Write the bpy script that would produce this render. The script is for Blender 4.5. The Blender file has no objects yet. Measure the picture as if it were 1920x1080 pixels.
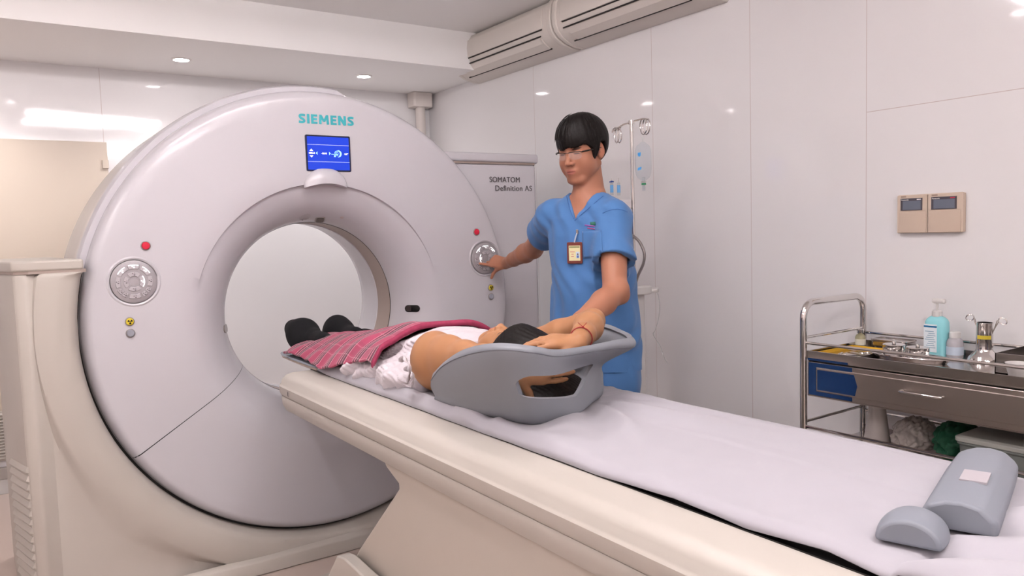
import bpy, bmesh, math, random
import numpy as np
from mathutils import Vector, Matrix
from mathutils.bvhtree import BVHTree
S = bpy.context.scene
COL = S.collection
R = math.radians
rng = random.Random(7)

# ------------------------------------------------------------------ camera, world, exposure
CAM = Vector((-1.245, -3.25, 1.385))
YAW, PITCH, ROLL, FPX = R(34.443), R(-4.193), R(-1.754), 1439.53
_f = Vector((math.sin(YAW) * math.cos(PITCH), math.cos(YAW) * math.cos(PITCH), math.sin(PITCH)))
_r = Vector((math.cos(YAW), -math.sin(YAW), 0))
_u = _r.cross(_f)
_r2 = math.cos(ROLL) * _r + math.sin(ROLL) * _u
_u2 = -math.sin(ROLL) * _r + math.cos(ROLL) * _u
cd = bpy.data.cameras.new('camera')
cd.sensor_width = 36.0
cd.lens = 36.0 * FPX / 1920.0
cd.clip_start = 0.05
cam = bpy.data.objects.new('camera', cd)
COL.objects.link(cam)
cam.matrix_world = Matrix(((_r2.x, _u2.x, -_f.x, CAM.x), (_r2.y, _u2.y, -_f.y, CAM.y), (_r2.z, _u2.z, -_f.z, CAM.z), (0, 0, 0, 1)))
S.camera = cam
S.view_settings.view_transform = 'Standard'
S.view_settings.look = 'None'
S.view_settings.gamma = 1.0
S.view_settings.use_curve_mapping = False
S.view_settings.exposure = 0.66
wd = bpy.data.worlds.new('world')
S.world = wd
wd.use_nodes = True
wd.node_tree.nodes['Background'].inputs[0].default_value = (1, .95, .94, 1)
wd.node_tree.nodes['Background'].inputs[1].default_value = 0.3
TUBE_POWER = 42.0
DOWN_POWER = 45.0
SPOT_POWER = 33.0


def PX(px, py, **k):
    """Point where the sight line through a photo pixel meets the world plane x=, y= or z=."""
    d = _f + _r2 * ((px - 960) / FPX) - _u2 * ((py - 540) / FPX)
    (a, v), = k.items()
    i = 'xyz'.index(a)
    return CAM + d * ((v - CAM[i]) / d[i])


def DIR(px, py):
    return (_f + _r2 * ((px - 960) / FPX) - _u2 * ((py - 540) / FPX)).normalized()


# ------------------------------------------------------------------ materials
def srgb(c):
    if isinstance(c, str):
        c = tuple(int(c[i:i + 2], 16) / 255 for i in (0, 2, 4))
    return tuple((x / 12.92 if x <= .04045 else ((x + .055) / 1.055) ** 2.4) for x in c)


def mat(name, col, rough=.5, metal=0, spec=.5, coat=0, emit=None, es=0, alpha=1, trans=0, bump=None, sheen=0, sss=0, noise=None, ior=1.45):
    m = bpy.data.materials.new(name)
    m.use_nodes = True
    nt = m.node_tree
    b = nt.nodes['Principled BSDF']
    c = srgb(col)
    b.inputs['Base Color'].default_value = (*c, 1)
    b.inputs['Roughness'].default_value = rough
    b.inputs['Metallic'].default_value = metal
    b.inputs['Specular IOR Level'].default_value = spec
    b.inputs['IOR'].default_value = ior
    b.inputs['Coat Weight'].default_value = coat
    b.inputs['Coat Roughness'].default_value = .08
    b.inputs['Alpha'].default_value = alpha
    b.inputs['Transmission Weight'].default_value = trans
    b.inputs['Sheen Weight'].default_value = sheen
    if sss:
        b.inputs['Subsurface Weight'].default_value = sss
        b.inputs['Subsurface Radius'].default_value = (.02, .008, .004)
        b.inputs['Subsurface Scale'].default_value = .5
    if emit is not None:
        b.inputs['Emission Color'].default_value = (*srgb(emit), 1)
        b.inputs['Emission Strength'].default_value = es
    tc = None
    if noise or bump:
        tc = nt.nodes.new('ShaderNodeTexCoord')
    if noise:   # (scale, amount) : soft mottling of the base colour
        n = nt.nodes.new('ShaderNodeTexNoise')
        n.inputs['Scale'].default_value = noise[0]
        n.inputs['Detail'].default_value = 3
        nt.links.new(tc.outputs['Object'], n.inputs['Vector'])
        mx = nt.nodes.new('ShaderNodeMix')
        mx.data_type = 'RGBA'
        k = noise[1]
        mx.inputs[6].default_value = (*[x * (1 - k) for x in c], 1)
        mx.inputs[7].default_value = (*[min(1, x * (1 + k)) for x in c], 1)
        nt.links.new(n.outputs['Fac'], mx.inputs[0])
        nt.links.new(mx.outputs[2], b.inputs['Base Color'])
    if bump:    # (scale, strength, distance)
        n = nt.nodes.new('ShaderNodeTexNoise')
        n.inputs['Scale'].default_value = bump[0]
        n.inputs['Detail'].default_value = 3
        nt.links.new(tc.outputs['Object'], n.inputs['Vector'])
        bp = nt.nodes.new('ShaderNodeBump')
        bp.inputs['Strength'].default_value = bump[1]
        bp.inputs['Distance'].default_value = bump[2]
        nt.links.new(n.outputs['Fac'], bp.inputs['Height'])
        nt.links.new(bp.outputs[0], b.inputs['Normal'])
    return m


# ------------------------------------------------------------------ mesh building
class MB:
    def __init__(s):
        s.v = []
        s.f = []
        s.mi = []
        s.cur = 0

    def add(s, vs, fs):
        o = len(s.v)
        s.v += [tuple(x) for x in vs]
        s.f += [tuple(i + o for i in f) for f in fs]
        s.mi += [s.cur] * len(fs)
        return s

    def box(s, x0, x1, y0, y1, z0, z1, M=None):
        vs = [Vector((x, y, z)) for x in (x0, x1) for y in (y0, y1) for z in (z0, z1)]
        if M:
            vs = [M @ v for v in vs]
        return s.add(vs, [(0, 1, 3, 2), (4, 6, 7, 5), (0, 4, 5, 1), (2, 3, 7, 6), (0, 2, 6, 4), (1, 5, 7, 3)])

    def loft(s, rings, closed=True, caps=(True, True), wrap=False):
        n = len(rings[0])
        vs = [p for r in rings for p in r]
        fs = []
        m = len(rings)
        for i in range(m if wrap else m - 1):
            i2 = (i + 1) % m
            for j in range(n if closed else n - 1):
                j2 = (j + 1) % n
                fs.append((i * n + j, i * n + j2, i2 * n + j2, i2 * n + j))
        if closed and not wrap:
            if caps[0]:
                fs.append(tuple(range(n - 1, -1, -1)))
            if caps[1]:
                fs.append(tuple((m - 1) * n + j for j in range(n)))
        return s.add(vs, fs)

    def tube(s, pts, r, n=12, closed=False, caps=True):
        pts = [Vector(p) for p in pts]
        m = len(pts)
        rs = r if isinstance(r, (list, tuple)) else [r] * m
        rings = []
        up = None
        for i, p in enumerate(pts):
            if closed:
                t = (pts[(i + 1) % m] - pts[i - 1])
            else:
                t = pts[min(i + 1, m - 1)] - pts[max(i - 1, 0)]
            t.normalize()
            if up is None:
                up = Vector((0, 0, 1)) if abs(t.z) < .9 else Vector((1, 0, 0))
            a = t.cross(up)
            if a.length < 1e-6:
                a = t.orthogonal()
            a.normalize()
            b = a.cross(t).normalized()
            up = b
            rings.append([p + (a * math.cos(2 * math.pi * j / n) + b * math.sin(2 * math.pi * j / n)) * rs[i] for j in range(n)])
        return s.loft(rings, True, (caps, caps), wrap=closed)

    def lathe(s, prof, c=(0, 0, 0), n=32, M=None, a0=0, a1=2 * math.pi):
        """prof of (r, z), turned about the z axis through c (M applied before the move)."""
        full = abs(a1 - a0 - 2 * math.pi) < 1e-6
        k = n if full else n + 1
        rings = []
        c = Vector(c)
        for r_, z in prof:
            ring = []
            for j in range(k):
                a = a0 + (a1 - a0) * j / n
                p = Vector((r_ * math.cos(a), r_ * math.sin(a), z))
                if M:
                    p = M @ p
                ring.append(c + p)
            rings.append(ring)
        return s.loft(rings, full, (prof[0][0] > 1e-5, prof[-1][0] > 1e-5) if full else (False, False))

    def sphere(s, c, r, n=16, m=10, M=None):
        rr = r if isinstance(r, (tuple, list, Vector)) else (r, r, r)
        prof = [(math.sin(math.pi * i / m), -math.cos(math.pi * i / m)) for i in range(m + 1)]
        rings = []
        for a, z in prof:
            rings.append([])
            for j in range(n):
                t = 2 * math.pi * j / n
                p = Vector((max(a, 1e-4) * math.cos(t) * rr[0], max(a, 1e-4) * math.sin(t) * rr[1], z * rr[2]))
                if M:
                    p = M @ p
                rings[-1].append(Vector(c) + p)
        return s.loft(rings, True, (True, True))

    def prism(s, poly, axis, a, b):
        """poly of 2D points extruded along axis from a to b."""
        def P3(p, t):
            return {'x': (t, p[0], p[1]), 'y': (p[0], t, p[1]), 'z': (p[0], p[1], t)}[axis]
        return s.loft([[P3(p, a) for p in poly], [P3(p, b) for p in poly]])

    def build(s, name, m, parent=None, smooth=True, bevel=0, seg=2, angle=35, sub=0, solid=0, off=0):
        me = bpy.data.meshes.new(name)
        o0 = world_loc(parent) if parent else Vector((0, 0, 0))
        me.from_pydata([Vector(v) - o0 for v in s.v], [], s.f)
        ms = m if isinstance(m, (list, tuple)) else [m]
        for x in ms:
            me.materials.append(x)
        if len(ms) > 1:
            me.polygons.foreach_set('material_index', s.mi)
        me.update()
        bm = bmesh.new()
        bm.from_mesh(me)
        bmesh.ops.remove_doubles(bm, verts=bm.verts, dist=1e-5)
        bmesh.ops.recalc_face_normals(bm, faces=bm.faces)
        bm.to_mesh(me)
        bm.free()
        o = bpy.data.objects.new(name, me)
        COL.objects.link(o)
        if parent:
            o.parent = parent
        if solid:
            md = o.modifiers.new('solid', 'SOLIDIFY')
            md.thickness = solid
            md.offset = off
        if bevel:
            md = o.modifiers.new('bevel', 'BEVEL')
            md.width = bevel
            md.segments = seg
            md.limit_method = 'ANGLE'
            md.angle_limit = R(angle)
        if sub:
            md = o.modifiers.new('sub', 'SUBSURF')
            md.levels = sub
            md.render_levels = sub
        if smooth:
            me.polygons.foreach_set('use_smooth', [True] * len(me.polygons))
            if not sub:
                try:
                    me.set_sharp_from_angle(angle=R(angle if not bevel else 60))
                except Exception:
                    pass
        return o


def world_loc(o):
    l = Vector((0, 0, 0))
    while o:
        l += o.location
        o = o.parent
    return l


def tag(o, label=None, cat=None, group=None, kind=None):
    if label:
        o['label'] = label
    if cat:
        o['category'] = cat
    if group:
        o['group'] = group
    if kind:
        o['kind'] = kind
    return o


def thing(name, loc, label, cat, group=None):
    o = bpy.data.objects.new(name, None)
    o.empty_display_size = .05
    o.location = loc
    COL.objects.link(o)
    return tag(o, label, cat, group)


def struct(o):
    o['kind'] = 'structure'
    return o


def copy_tree(o, parent=None):
    c = o.copy()
    COL.objects.link(c)
    c.parent = parent
    for ch in [x for x in COL.objects if x.parent == o]:
        copy_tree(ch, c)
    return c


def text_obj(name, txt, size, m, parent, M, extrude=.0006, bold=0, spacing=1.0, width=None):
    """Lettering turned into a mesh, laid in the plane given by matrix M."""
    cu = bpy.data.curves.new(name, 'FONT')
    cu.body = txt
    cu.size = size
    cu.extrude = extrude
    cu.offset = bold
    cu.space_character = spacing
    tmp = bpy.data.objects.new(name + '_t', cu)
    COL.objects.link(tmp)
    dg = bpy.context.evaluated_depsgraph_get()
    me = bpy.data.meshes.new_from_object(tmp.evaluated_get(dg))
    bpy.data.objects.remove(tmp)
    if width:
        xs = [v.co.x for v in me.vertices]
        k = width / (max(xs) - min(xs))
        for v in me.vertices:
            v.co.x *= k
    me.transform(M)
    if parent:
        me.transform(Matrix.Translation(-world_loc(parent)))
    me.materials.clear()
    me.materials.append(m)
    o = bpy.data.objects.new(name, me)
    COL.objects.link(o)
    if parent:
        o.parent = parent
    return o


def frame(origin, nrm, up=(0, 0, 1)):
    """4x4 with local z = nrm, local y near up."""
    n = Vector(nrm).normalized()
    y = Vector(up) - n * Vector(up).dot(n)
    y.normalize()
    x = y.cross(n)
    o = Vector(origin)
    return Matrix(((x.x, y.x, n.x, o.x), (x.y, y.y, n.y, o.y), (x.z, y.z, n.z, o.z), (0, 0, 0, 1)))


def rrect(w, h, r, n=5):
    pts = []
    for cx, cy, a in ((w / 2 - r, h / 2 - r, 0), (-w / 2 + r, h / 2 - r, 90), (-w / 2 + r, -h / 2 + r, 180), (w / 2 - r, -h / 2 + r, 270)):
        for i in range(n + 1):
            t = R(a + 90 * i / n)
            pts.append((cx + r * math.cos(t), cy + r * math.sin(t)))
    return pts


def slab(mb, poly, M, z0, z1):
    return mb.loft([[M @ Vector((p[0], p[1], z)) for p in poly] for z in (z0, z1)])


def spline(pts, k=8, closed=False):
    """Catmull-Rom through tuples of any length."""
    P = [np.array(p, float) for p in pts]
    n = len(P)
    out = []
    for i in range(n if closed else n - 1):
        if closed:
            p0, p1, p2, p3 = P[i - 1], P[i], P[(i + 1) % n], P[(i + 2) % n]
        else:
            p0, p1, p2, p3 = P[max(i - 1, 0)], P[i], P[i + 1], P[min(i + 2, n - 1)]
        for j in range(k):
            t = j / k
            out.append(.5 * ((2 * p1) + (-p0 + p2) * t + (2 * p0 - 5 * p1 + 4 * p2 - p3) * t * t + (-p0 + 3 * p1 - 3 * p2 + p3) * t ** 3))
    if not closed:
        out.append(P[-1])
    return [tuple(x) for x in out]


# palette
M_wall = mat('wall_panel_gloss', 'e2dcda', rough=.07, spec=.5, noise=(.8, .015))
M_back = mat('wall_panel_back', 'eee8e8', rough=.06, spec=.55)
M_ceil = mat('ceiling_paint', 'f8f7f6', rough=.75)
M_floor = mat('floor_vinyl', 'bbaba2', rough=.32, noise=(3, .04))
M_door = mat('cream_laminate', 'cbbfb0', rough=.35)
M_shell = mat('gantry_white', 'bdbbc0', rough=.27, coat=.25)
M_cream = mat('cream_plastic', 'b2aca4', rough=.38)
M_cream2 = mat('cream_plastic_base', 'b5ada3', rough=.42)
M_dark = mat('dark_gap', '231f1e', rough=.7)
M_taupe = mat('bore_window', '9c8e86', rough=.45)
M_black = mat('black_gloss', '0d0c0d', rough=.12)
M_grey = mat('grey_foam', '7b7e85', rough=.48)
M_teal = mat('teal_letter', '35a3ac', rough=.4)
M_ink = mat('dark_letter', '4b4648', rough=.5)
M_steel = mat('polished_steel', 'c9c4c1', rough=.14, metal=1)
M_steel2 = mat('brushed_steel', 'b8afa9', rough=.33, metal=1, bump=(40, .05, .002))
M_chrome = mat('chrome', 'd8d5d3', rough=.08, metal=1)
M_white = mat('white_plastic', 'd3d1cf', rough=.35)
# ------------------------------------------------------------------ organic bodies: signed distance field + surface nets
class Field:
    def __init__(s, lo, hi, h):
        s.h = h
        s.lo = np.array(lo, float)
        s.n = np.ceil((np.array(hi, float) - s.lo) / h).astype(int) + 1
        s.d = np.full(tuple(s.n), 9.0, np.float32)

    def _win(s, lo, hi):
        a = np.maximum(0, np.floor((np.array(lo) - s.lo) / s.h).astype(int))
        b = np.minimum(s.n, np.ceil((np.array(hi) - s.lo) / s.h).astype(int) + 1)
        if np.any(b <= a):
            return None, None
        sl = tuple(slice(int(i), int(j)) for i, j in zip(a, b))
        g = np.meshgrid(*[s.lo[i] + s.h * np.arange(a[i], b[i]) for i in range(3)], indexing='ij')
        return sl, np.stack(g, -1).astype(np.float32)

    def _mix(s, sl, v, k, mode):
        d = s.d[sl]
        if mode == 'u':
            if k > 0:
                hh = np.clip(.5 + .5 * (v - d) / k, 0, 1)
                r = v * (1 - hh) + d * hh - k * hh * (1 - hh)
                r = np.where(np.abs(v - d) >= k, np.minimum(v, d), r)
            else:
                r = np.minimum(v, d)
        else:
            v = -v
            if k > 0:
                hh = np.clip(.5 - .5 * (v - d) / k, 0, 1)
                r = v * (1 - hh) + d * hh + k * hh * (1 - hh)
                r = np.where(np.abs(v - d) >= k, np.maximum(v, d), r)
            else:
                r = np.maximum(v, d)
        s.d[sl] = r

    def cap(s, a, b, ra, rb, k=.01, mode='u', sq=None):
        """tapered capsule; sq = (axis vector, factor) flattens it along that axis."""
        a = np.array(a, float); b = np.array(b, float)
        m = max(ra, rb) * 1.3 + k * 1.5 + 3 * s.h
        sl, P = s._win(np.minimum(a, b) - m, np.maximum(a, b) + m)
        if sl is None:
            return s
        ba = b - a
        L2 = max(1e-9, float(ba @ ba))
        pa = P - a
        t = np.clip((pa @ ba) / L2, 0, 1)
        q = pa - t[..., None] * ba
        if sq is not None:
            ax = np.array(sq[0], float); ax /= np.linalg.norm(ax)
            c = (q @ ax)
            q = q + (c * (1 / sq[1] - 1))[..., None] * ax
        rr = ra + (rb - ra) * t
        v = np.linalg.norm(q, axis=-1) - rr
        s._mix(sl, v.astype(np.float32), k, mode)
        return s

    def chain(s, pts, k=.01, sq=None):
        for (a, ra), (b, rb) in zip(pts[:-1], pts[1:]):
            s.cap(a, b, ra, rb, k, sq=sq)
        return s

    def ell(s, c, r, k=.01, rot=None, mode='u'):
        c = np.array(c, float); r = np.array(r, float)
        m = float(max(r)) * 1.15 + k * 1.5 + 3 * s.h
        sl, P = s._win(c - m, c + m)
        if sl is None:
            return s
        q = P - c
        if rot is not None:
            q = q @ np.array(rot)          # columns of rot are the local axes
        k0 = np.linalg.norm(q / r, axis=-1)
        k1 = np.linalg.norm(q / (r * r), axis=-1)
        v = k0 * (k0 - 1) / np.maximum(k1, 1e-9)
        s._mix(sl, v.astype(np.float32), k, mode)
        return s

    def plane(s, p, n, k=0):
        """cut away everything on the side n points to."""
        sl, P = s._win(s.lo, s.lo + s.h * s.n)
        n = np.array(n, float); n /= np.linalg.norm(n)
        v = -((P - np.array(p)) @ n)
        s._mix(sl, v.astype(np.float32), k, 's')
        return s

    def fn(s, f, mode='s', k=0):
        sl, P = s._win(s.lo, s.lo + s.h * s.n)
        s._mix(sl, f(P).astype(np.float32), k, mode)
        return s

    def disp(s, f):
        sl, P = s._win(s.lo, s.lo + s.h * s.n)
        s.d[sl] += f(P).astype(np.float32)
        return s

    def mesh(s, smooth=1):
        d = s.d
        ins = d < 0
        c = [(i, j, k) for i in (0, 1) for j in (0, 1) for k in (0, 1)]
        nx, ny, nz = d.shape
        cnt = np.zeros((nx - 1, ny - 1, nz - 1), np.int8)
        for i, j, k in c:
            cnt += ins[i:nx - 1 + i, j:ny - 1 + j, k:nz - 1 + k]
        act = np.argwhere((cnt > 0) & (cnt < 8))
        idx = -np.ones(cnt.shape, np.int64)
        idx[tuple(act.T)] = np.arange(len(act))
        acc = np.zeros((len(act), 3)); w = np.zeros(len(act))
        for a in c:
            for ax in range(3):
                if a[ax] == 0:
                    b = list(a); b[ax] = 1
                    da = d[tuple((act + a).T)]; db = d[tuple((act + b).T)]
                    m = (da < 0) != (db < 0)
                    t = np.where(m, da / np.where(m, da - db, 1), 0)
                    p = np.array(a, float)[None].repeat(len(act), 0)
                    p[:, ax] += t
                    acc[m] += p[m]; w[m] += 1
        V = (act + acc / w[:, None]) * s.h + s.lo
        F = []
        for ax in range(3):
            o = [x for x in range(3) if x != ax]
            sa = [slice(1, -1)] * 3
            A = ins
            lo_ = [slice(None)] * 3; hi_ = [slice(None)] * 3
            lo_[ax] = slice(0, -1); hi_[ax] = slice(1, None)
            ch = A[tuple(lo_)] != A[tuple(hi_)]
            e = np.argwhere(ch)
            e = e[(e[:, o[0]] > 0) & (e[:, o[1]] > 0) & (e[:, o[0]] < s.n[o[0]] - 1) & (e[:, o[1]] < s.n[o[1]] - 1)]
            q = []
            for u_, v_ in ((0, 0), (-1, 0), (-1, -1), (0, -1)):
                cc = e.copy(); cc[:, o[0]] += u_; cc[:, o[1]] += v_
                q.append(idx[tuple(cc.T)])
            q = np.stack(q, 1)
            fl = ins[tuple(e.T)]
            if ax == 1:
                fl = ~fl
            q[~fl] = q[~fl][:, ::-1]
            F.append(q)
        F = np.concatenate(F)
        F = F[(F >= 0).all(1)]
        for _ in range(smooth):
            S_ = np.zeros_like(V); n_ = np.zeros(len(V))
            for a, b in ((0, 1), (1, 2), (2, 3), (3, 0)):
                np.add.at(S_, F[:, a], V[F[:, b]]); np.add.at(n_, F[:, a], 1)
                np.add.at(S_, F[:, b], V[F[:, a]]); np.add.at(n_, F[:, b], 1)
            V = .4 * V + .6 * S_ / np.maximum(n_, 1)[:, None]
        return V, F

    def build(s, name, m, parent, smooth=1, recalc=True):
        V, F = s.mesh(smooth)
        o0 = np.array(world_loc(parent)) if parent else np.zeros(3)
        me = bpy.data.meshes.new(name)
        me.from_pydata((V - o0).tolist(), [], F.tolist())
        for x in (m if isinstance(m, (list, tuple)) else [m]):
            me.materials.append(x)
        me.update()
        bm = bmesh.new(); bm.from_mesh(me)
        bmesh.ops.recalc_face_normals(bm, faces=bm.faces)
        bm.to_mesh(me); bm.free()
        me.polygons.foreach_set('use_smooth', [True] * len(me.polygons))
        o = bpy.data.objects.new(name, me)
        COL.objects.link(o)
        if parent:
            o.parent = parent
        return o


def skin_mat(name, col, regions=()):
    """Skin with light mottling; regions = [(world centre, radii, colour, strength)] for lips, brows and the like."""
    m = mat(name, col, rough=.48, spec=.4, sss=.12, noise=(18, .05), bump=(140, .05, .001))
    nt = m.node_tree
    b = nt.nodes['Principled BSDF']
    cur = b.inputs['Base Color'].links[0].from_socket
    if regions:
        geo = nt.nodes.new('ShaderNodeNewGeometry')
    for c, r, colr, st, Mx in regions:
        sub = nt.nodes.new('ShaderNodeVectorMath'); sub.operation = 'SUBTRACT'
        nt.links.new(geo.outputs['Position'], sub.inputs[0]); sub.inputs[1].default_value = c
        comps = []
        for i in range(3):
            dt = nt.nodes.new('ShaderNodeVectorMath'); dt.operation = 'DOT_PRODUCT'
            ax = Vector((Mx[0][i], Mx[1][i], Mx[2][i])) / r[i]
            nt.links.new(sub.outputs[0], dt.inputs[0]); dt.inputs[1].default_value = ax
            comps.append(dt.outputs['Value'])
        cm = nt.nodes.new('ShaderNodeCombineXYZ')
        for i in range(3):
            nt.links.new(comps[i], cm.inputs[i])
        ln = nt.nodes.new('ShaderNodeVectorMath'); ln.operation = 'LENGTH'
        nt.links.new(cm.outputs[0], ln.inputs[0])
        mr = nt.nodes.new('ShaderNodeMapRange')
        mr.inputs[1].default_value = 1.0; mr.inputs[2].default_value = .6
        mr.inputs[3].default_value = 0; mr.inputs[4].default_value = st
        nt.links.new(ln.outputs['Value'], mr.inputs[0])
        mx = nt.nodes.new('ShaderNodeMix'); mx.data_type = 'RGBA'
        nt.links.new(mr.outputs[0], mx.inputs[0]); nt.links.new(cur, mx.inputs[6])
        mx.inputs[7].default_value = (*srgb(colr), 1)
        cur = mx.outputs[2]
    nt.links.new(cur, b.inputs['Base Color'])
    return m


def basis(fwd, up=(0, 0, 1)):
    """columns: x = the person's left, y = forward, z = up."""
    f = Vector(fwd).normalized()
    u = Vector(up) - f * Vector(up).dot(f)
    u.normalize()
    l = u.cross(f)
    return Matrix(((l.x, f.x, u.x), (l.y, f.y, u.y), (l.z, f.z, u.z)))
# ------------------------------------------------------------------ the room
XW, YB, XL, YF, ZC, ZS, YS = 1.58, 1.90, -3.6, -5.2, 2.65, 2.42, 0.97
struct(MB().box(XL, XW, YF, YB, -.1, 0).build('floor', M_floor, smooth=False))
struct(MB().box(XL - .1, XW + .1, YF - .1, YB + .1, ZC, ZC + .1).build('ceiling', M_ceil, smooth=False))


def panel_mat(name, seams_u, seams_v, axis, base, wob=.0009):
    """Glossy wall panel with hairline joints and a faint waviness; u runs along axis, v is height."""
    m = mat(name, base, rough=.055, spec=.5)
    nt = m.node_tree
    b = nt.nodes['Principled BSDF']
    geo = nt.nodes.new('ShaderNodeNewGeometry')
    sep = nt.nodes.new('ShaderNodeSeparateXYZ')
    nt.links.new(geo.outputs['Position'], sep.inputs[0])

    def line(sock, pos, w):
        a = nt.nodes.new('ShaderNodeMath'); a.operation = 'SUBTRACT'; a.inputs[1].default_value = pos
        nt.links.new(sock, a.inputs[0])
        c = nt.nodes.new('ShaderNodeMath'); c.operation = 'ABSOLUTE'
        nt.links.new(a.outputs[0], c.inputs[0])
        d = nt.nodes.new('ShaderNodeMath'); d.operation = 'LESS_THAN'; d.inputs[1].default_value = w
        nt.links.new(c.outputs[0], d.inputs[0])
        return d.outputs[0]
    socks = [line(sep.outputs[axis], p, .0013) for p in seams_u] + []
    for p in seams_v:      # the level joint only runs on the near panels
        a = nt.nodes.new('ShaderNodeMath'); a.operation = 'LESS_THAN'; a.inputs[1].default_value = -1.57
        nt.links.new(sep.outputs[axis], a.inputs[0])
        q = nt.nodes.new('ShaderNodeMath'); q.operation = 'MULTIPLY'
        nt.links.new(a.outputs[0], q.inputs[0]); nt.links.new(line(sep.outputs[2], p, .0013), q.inputs[1])
        socks.append(q.outputs[0])
    cur = socks[0]
    for s_ in socks[1:]:
        a = nt.nodes.new('ShaderNodeMath'); a.operation = 'MAXIMUM'
        nt.links.new(cur, a.inputs[0]); nt.links.new(s_, a.inputs[1])
        cur = a.outputs[0]
    mx = nt.nodes.new('ShaderNodeMix'); mx.data_type = 'RGBA'
    mx.inputs[6].default_value = b.inputs['Base Color'].default_value
    mx.inputs[7].default_value = (*srgb('cdc1bf'), 1)
    nt.links.new(cur, mx.inputs[0]); nt.links.new(mx.outputs[2], b.inputs['Base Color'])
    n = nt.nodes.new('ShaderNodeTexNoise'); n.inputs['Scale'].default_value = 1.6; n.inputs['Detail'].default_value = 1
    nt.links.new(geo.outputs['Position'], n.inputs['Vector'])
    bp = nt.nodes.new('ShaderNodeBump'); bp.inputs['Strength'].default_value = .35; bp.inputs['Distance'].default_value = wob * 8
    nt.links.new(n.outputs['Fac'], bp.inputs['Height']); nt.links.new(bp.outputs[0], b.inputs['Normal'])
    return m


struct(MB().box(XW, XW + .1, YF, YB + .1, -.1, ZC + .05).build('wall_right', panel_mat('wall_right_panels', [-1.57, -1.03, -.43, .57, -2.8, -4.0], [1.80], 1, 'e9e8e9'), smooth=False))
struct(MB().box(XL - .1, XW + .1, YB, YB + .1, -.1, ZC + .05).build('wall_back', panel_mat('wall_back_panels', [-.612, -1.83], [], 0, 'eeedee'), smooth=False))
struct(MB().box(XL - .1, XL, YF, YB + .1, -.1, ZC + .05).build('wall_left', M_wall, smooth=False))
struct(MB().box(XL - .1, XW + .1, YF - .1, YF, -.1, ZC + .05).build('wall_front', M_wall, smooth=False))
# lowered bulkhead over the scanner
struct(MB().box(XL, XW, YS, YB, ZS, ZC).build('trim_1', M_ceil, smooth=False))
# cream service door in the back wall
dp = [PX(0, 259, y=YB), PX(200, 266, y=YB)]
DZ = 1.985
struct(MB().box(-1.62, -.60, YB - .022, YB, .20, DZ).build('door_1', M_door, bevel=.003))
dl = MB().box(-.632, -.598, YB - .034, YB - .022, DZ - .155, DZ - .105).build('door_latch', M_door, bpy.data.objects['door_1'], bevel=.003)
struct(MB().box(-2.0, -.9, YB - .03, YB, .0, .085).build('baseboard_back', M_white, bevel=.003))
struct(MB().box(-2.0, -.9, YB - .035, YB, .086, .15).build('trim_2', mat('grey_skirting', 'a7a19c', rough=.5), bevel=.002))
struct(MB().box(XW - .02, XW, YF, 1.9, .0, .09).build('baseboard_right', M_white, bevel=.003))

# louvred vent low on the back wall
t = thing('wall_vent', (-1.3, YB, .2), 'white louvred air vent low on the back wall, left of the scanner', 'vent')
MB().box(-1.50, -1.145, YB - .032, YB - .0222, .19, .47).build('frame', M_cream, t, bevel=.003)
mb = MB()
for c0, c1 in ((-1.49, -1.20), (-1.185, -1.155)):
    for k in range(15):
        z = .205 + k * .0175
        mb.loft([[(x, YB - .032, z), (x, YB - .042, z), (x, YB - .0335, z + .011), (x, YB - .032, z + .011)] for x in (c0, c1)])
mb.build('slats', M_cream, t, smooth=False)

M_ac0 = mat('painted_pipe', 'ddd6d1', rough=.45)
# drain pipe and collar in the far corner
t = thing('drain_pipe', (1.46, YB - .08, 0), 'white vertical pipe with square collar in the far corner', 'pipe')
MB().tube([(1.475, YB - .06, .0), (1.475, YB - .06, 2.34)], .036, 20).build('pipe', M_ac0, t)
MB().prism([(1.475 + a, YB - .062 + b) for a, b in rrect(.16, .116, .02)], 'z', 2.315, ZS - .001).build('collar', M_ac0, t, bevel=.004)

# downlights
M_glow = mat('downlight_glow', 'ffffff', emit='fff6f7', es=DOWN_POWER)
M_ring = mat('downlight_ring', 'f2efee', rough=.4)
first = None
dl_spots = [(-1.30, 1.45, ZS, 'above the left of the scanner, out over the door'), (-.245, 1.46, ZS, 'left of the two in the lowered ceiling above the scanner'), (.86, 1.44, ZS, 'right of the two in the lowered ceiling above the scanner'),
            (-.955, -1.05, ZC, 'in the main ceiling over the table side'), (-.178, -3.15, ZC, 'in the main ceiling near the camera'), (-2.2, -2.85, ZC, 'in the main ceiling, far left')]
for i, (x, y, z, w) in enumerate(dl_spots):
    if first is None:
        t = first = thing('downlight', (x, y, z), 'x', 'ceiling light')
        MB().lathe([(.0415, -.001), (.0415, -.007), (.045, -.008), (.052, -.004), (.056, 0), (.0415, 0)], (x, y, z), 40).build('rim', M_ring, t)
        MB().lathe([(.0001, -.0022), (.041, -.0022), (.041, -.0005), (.0001, -.0005)], (x, y, z), 40).build('lamp', M_glow, t)
        ld_ = bpy.data.lights.new('lamp_beam', 'SPOT')
        ld_.energy = SPOT_POWER
        ld_.spot_size = R(125)
        ld_.spot_blend = 1.0
        ld_.shadow_soft_size = .035
        ld_.color = (1, .95, .95)
        lo_ = bpy.data.objects.new('lamp_beam', ld_)
        COL.objects.link(lo_)
        lo_.parent = t
        lo_.location = (0, 0, -.012)
    else:
        t = copy_tree(first)
        t.location = (x, y, z)
    t['label'] = 'small round glowing downlight ' + w
    t['group'] = 'recessed downlights'

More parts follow.
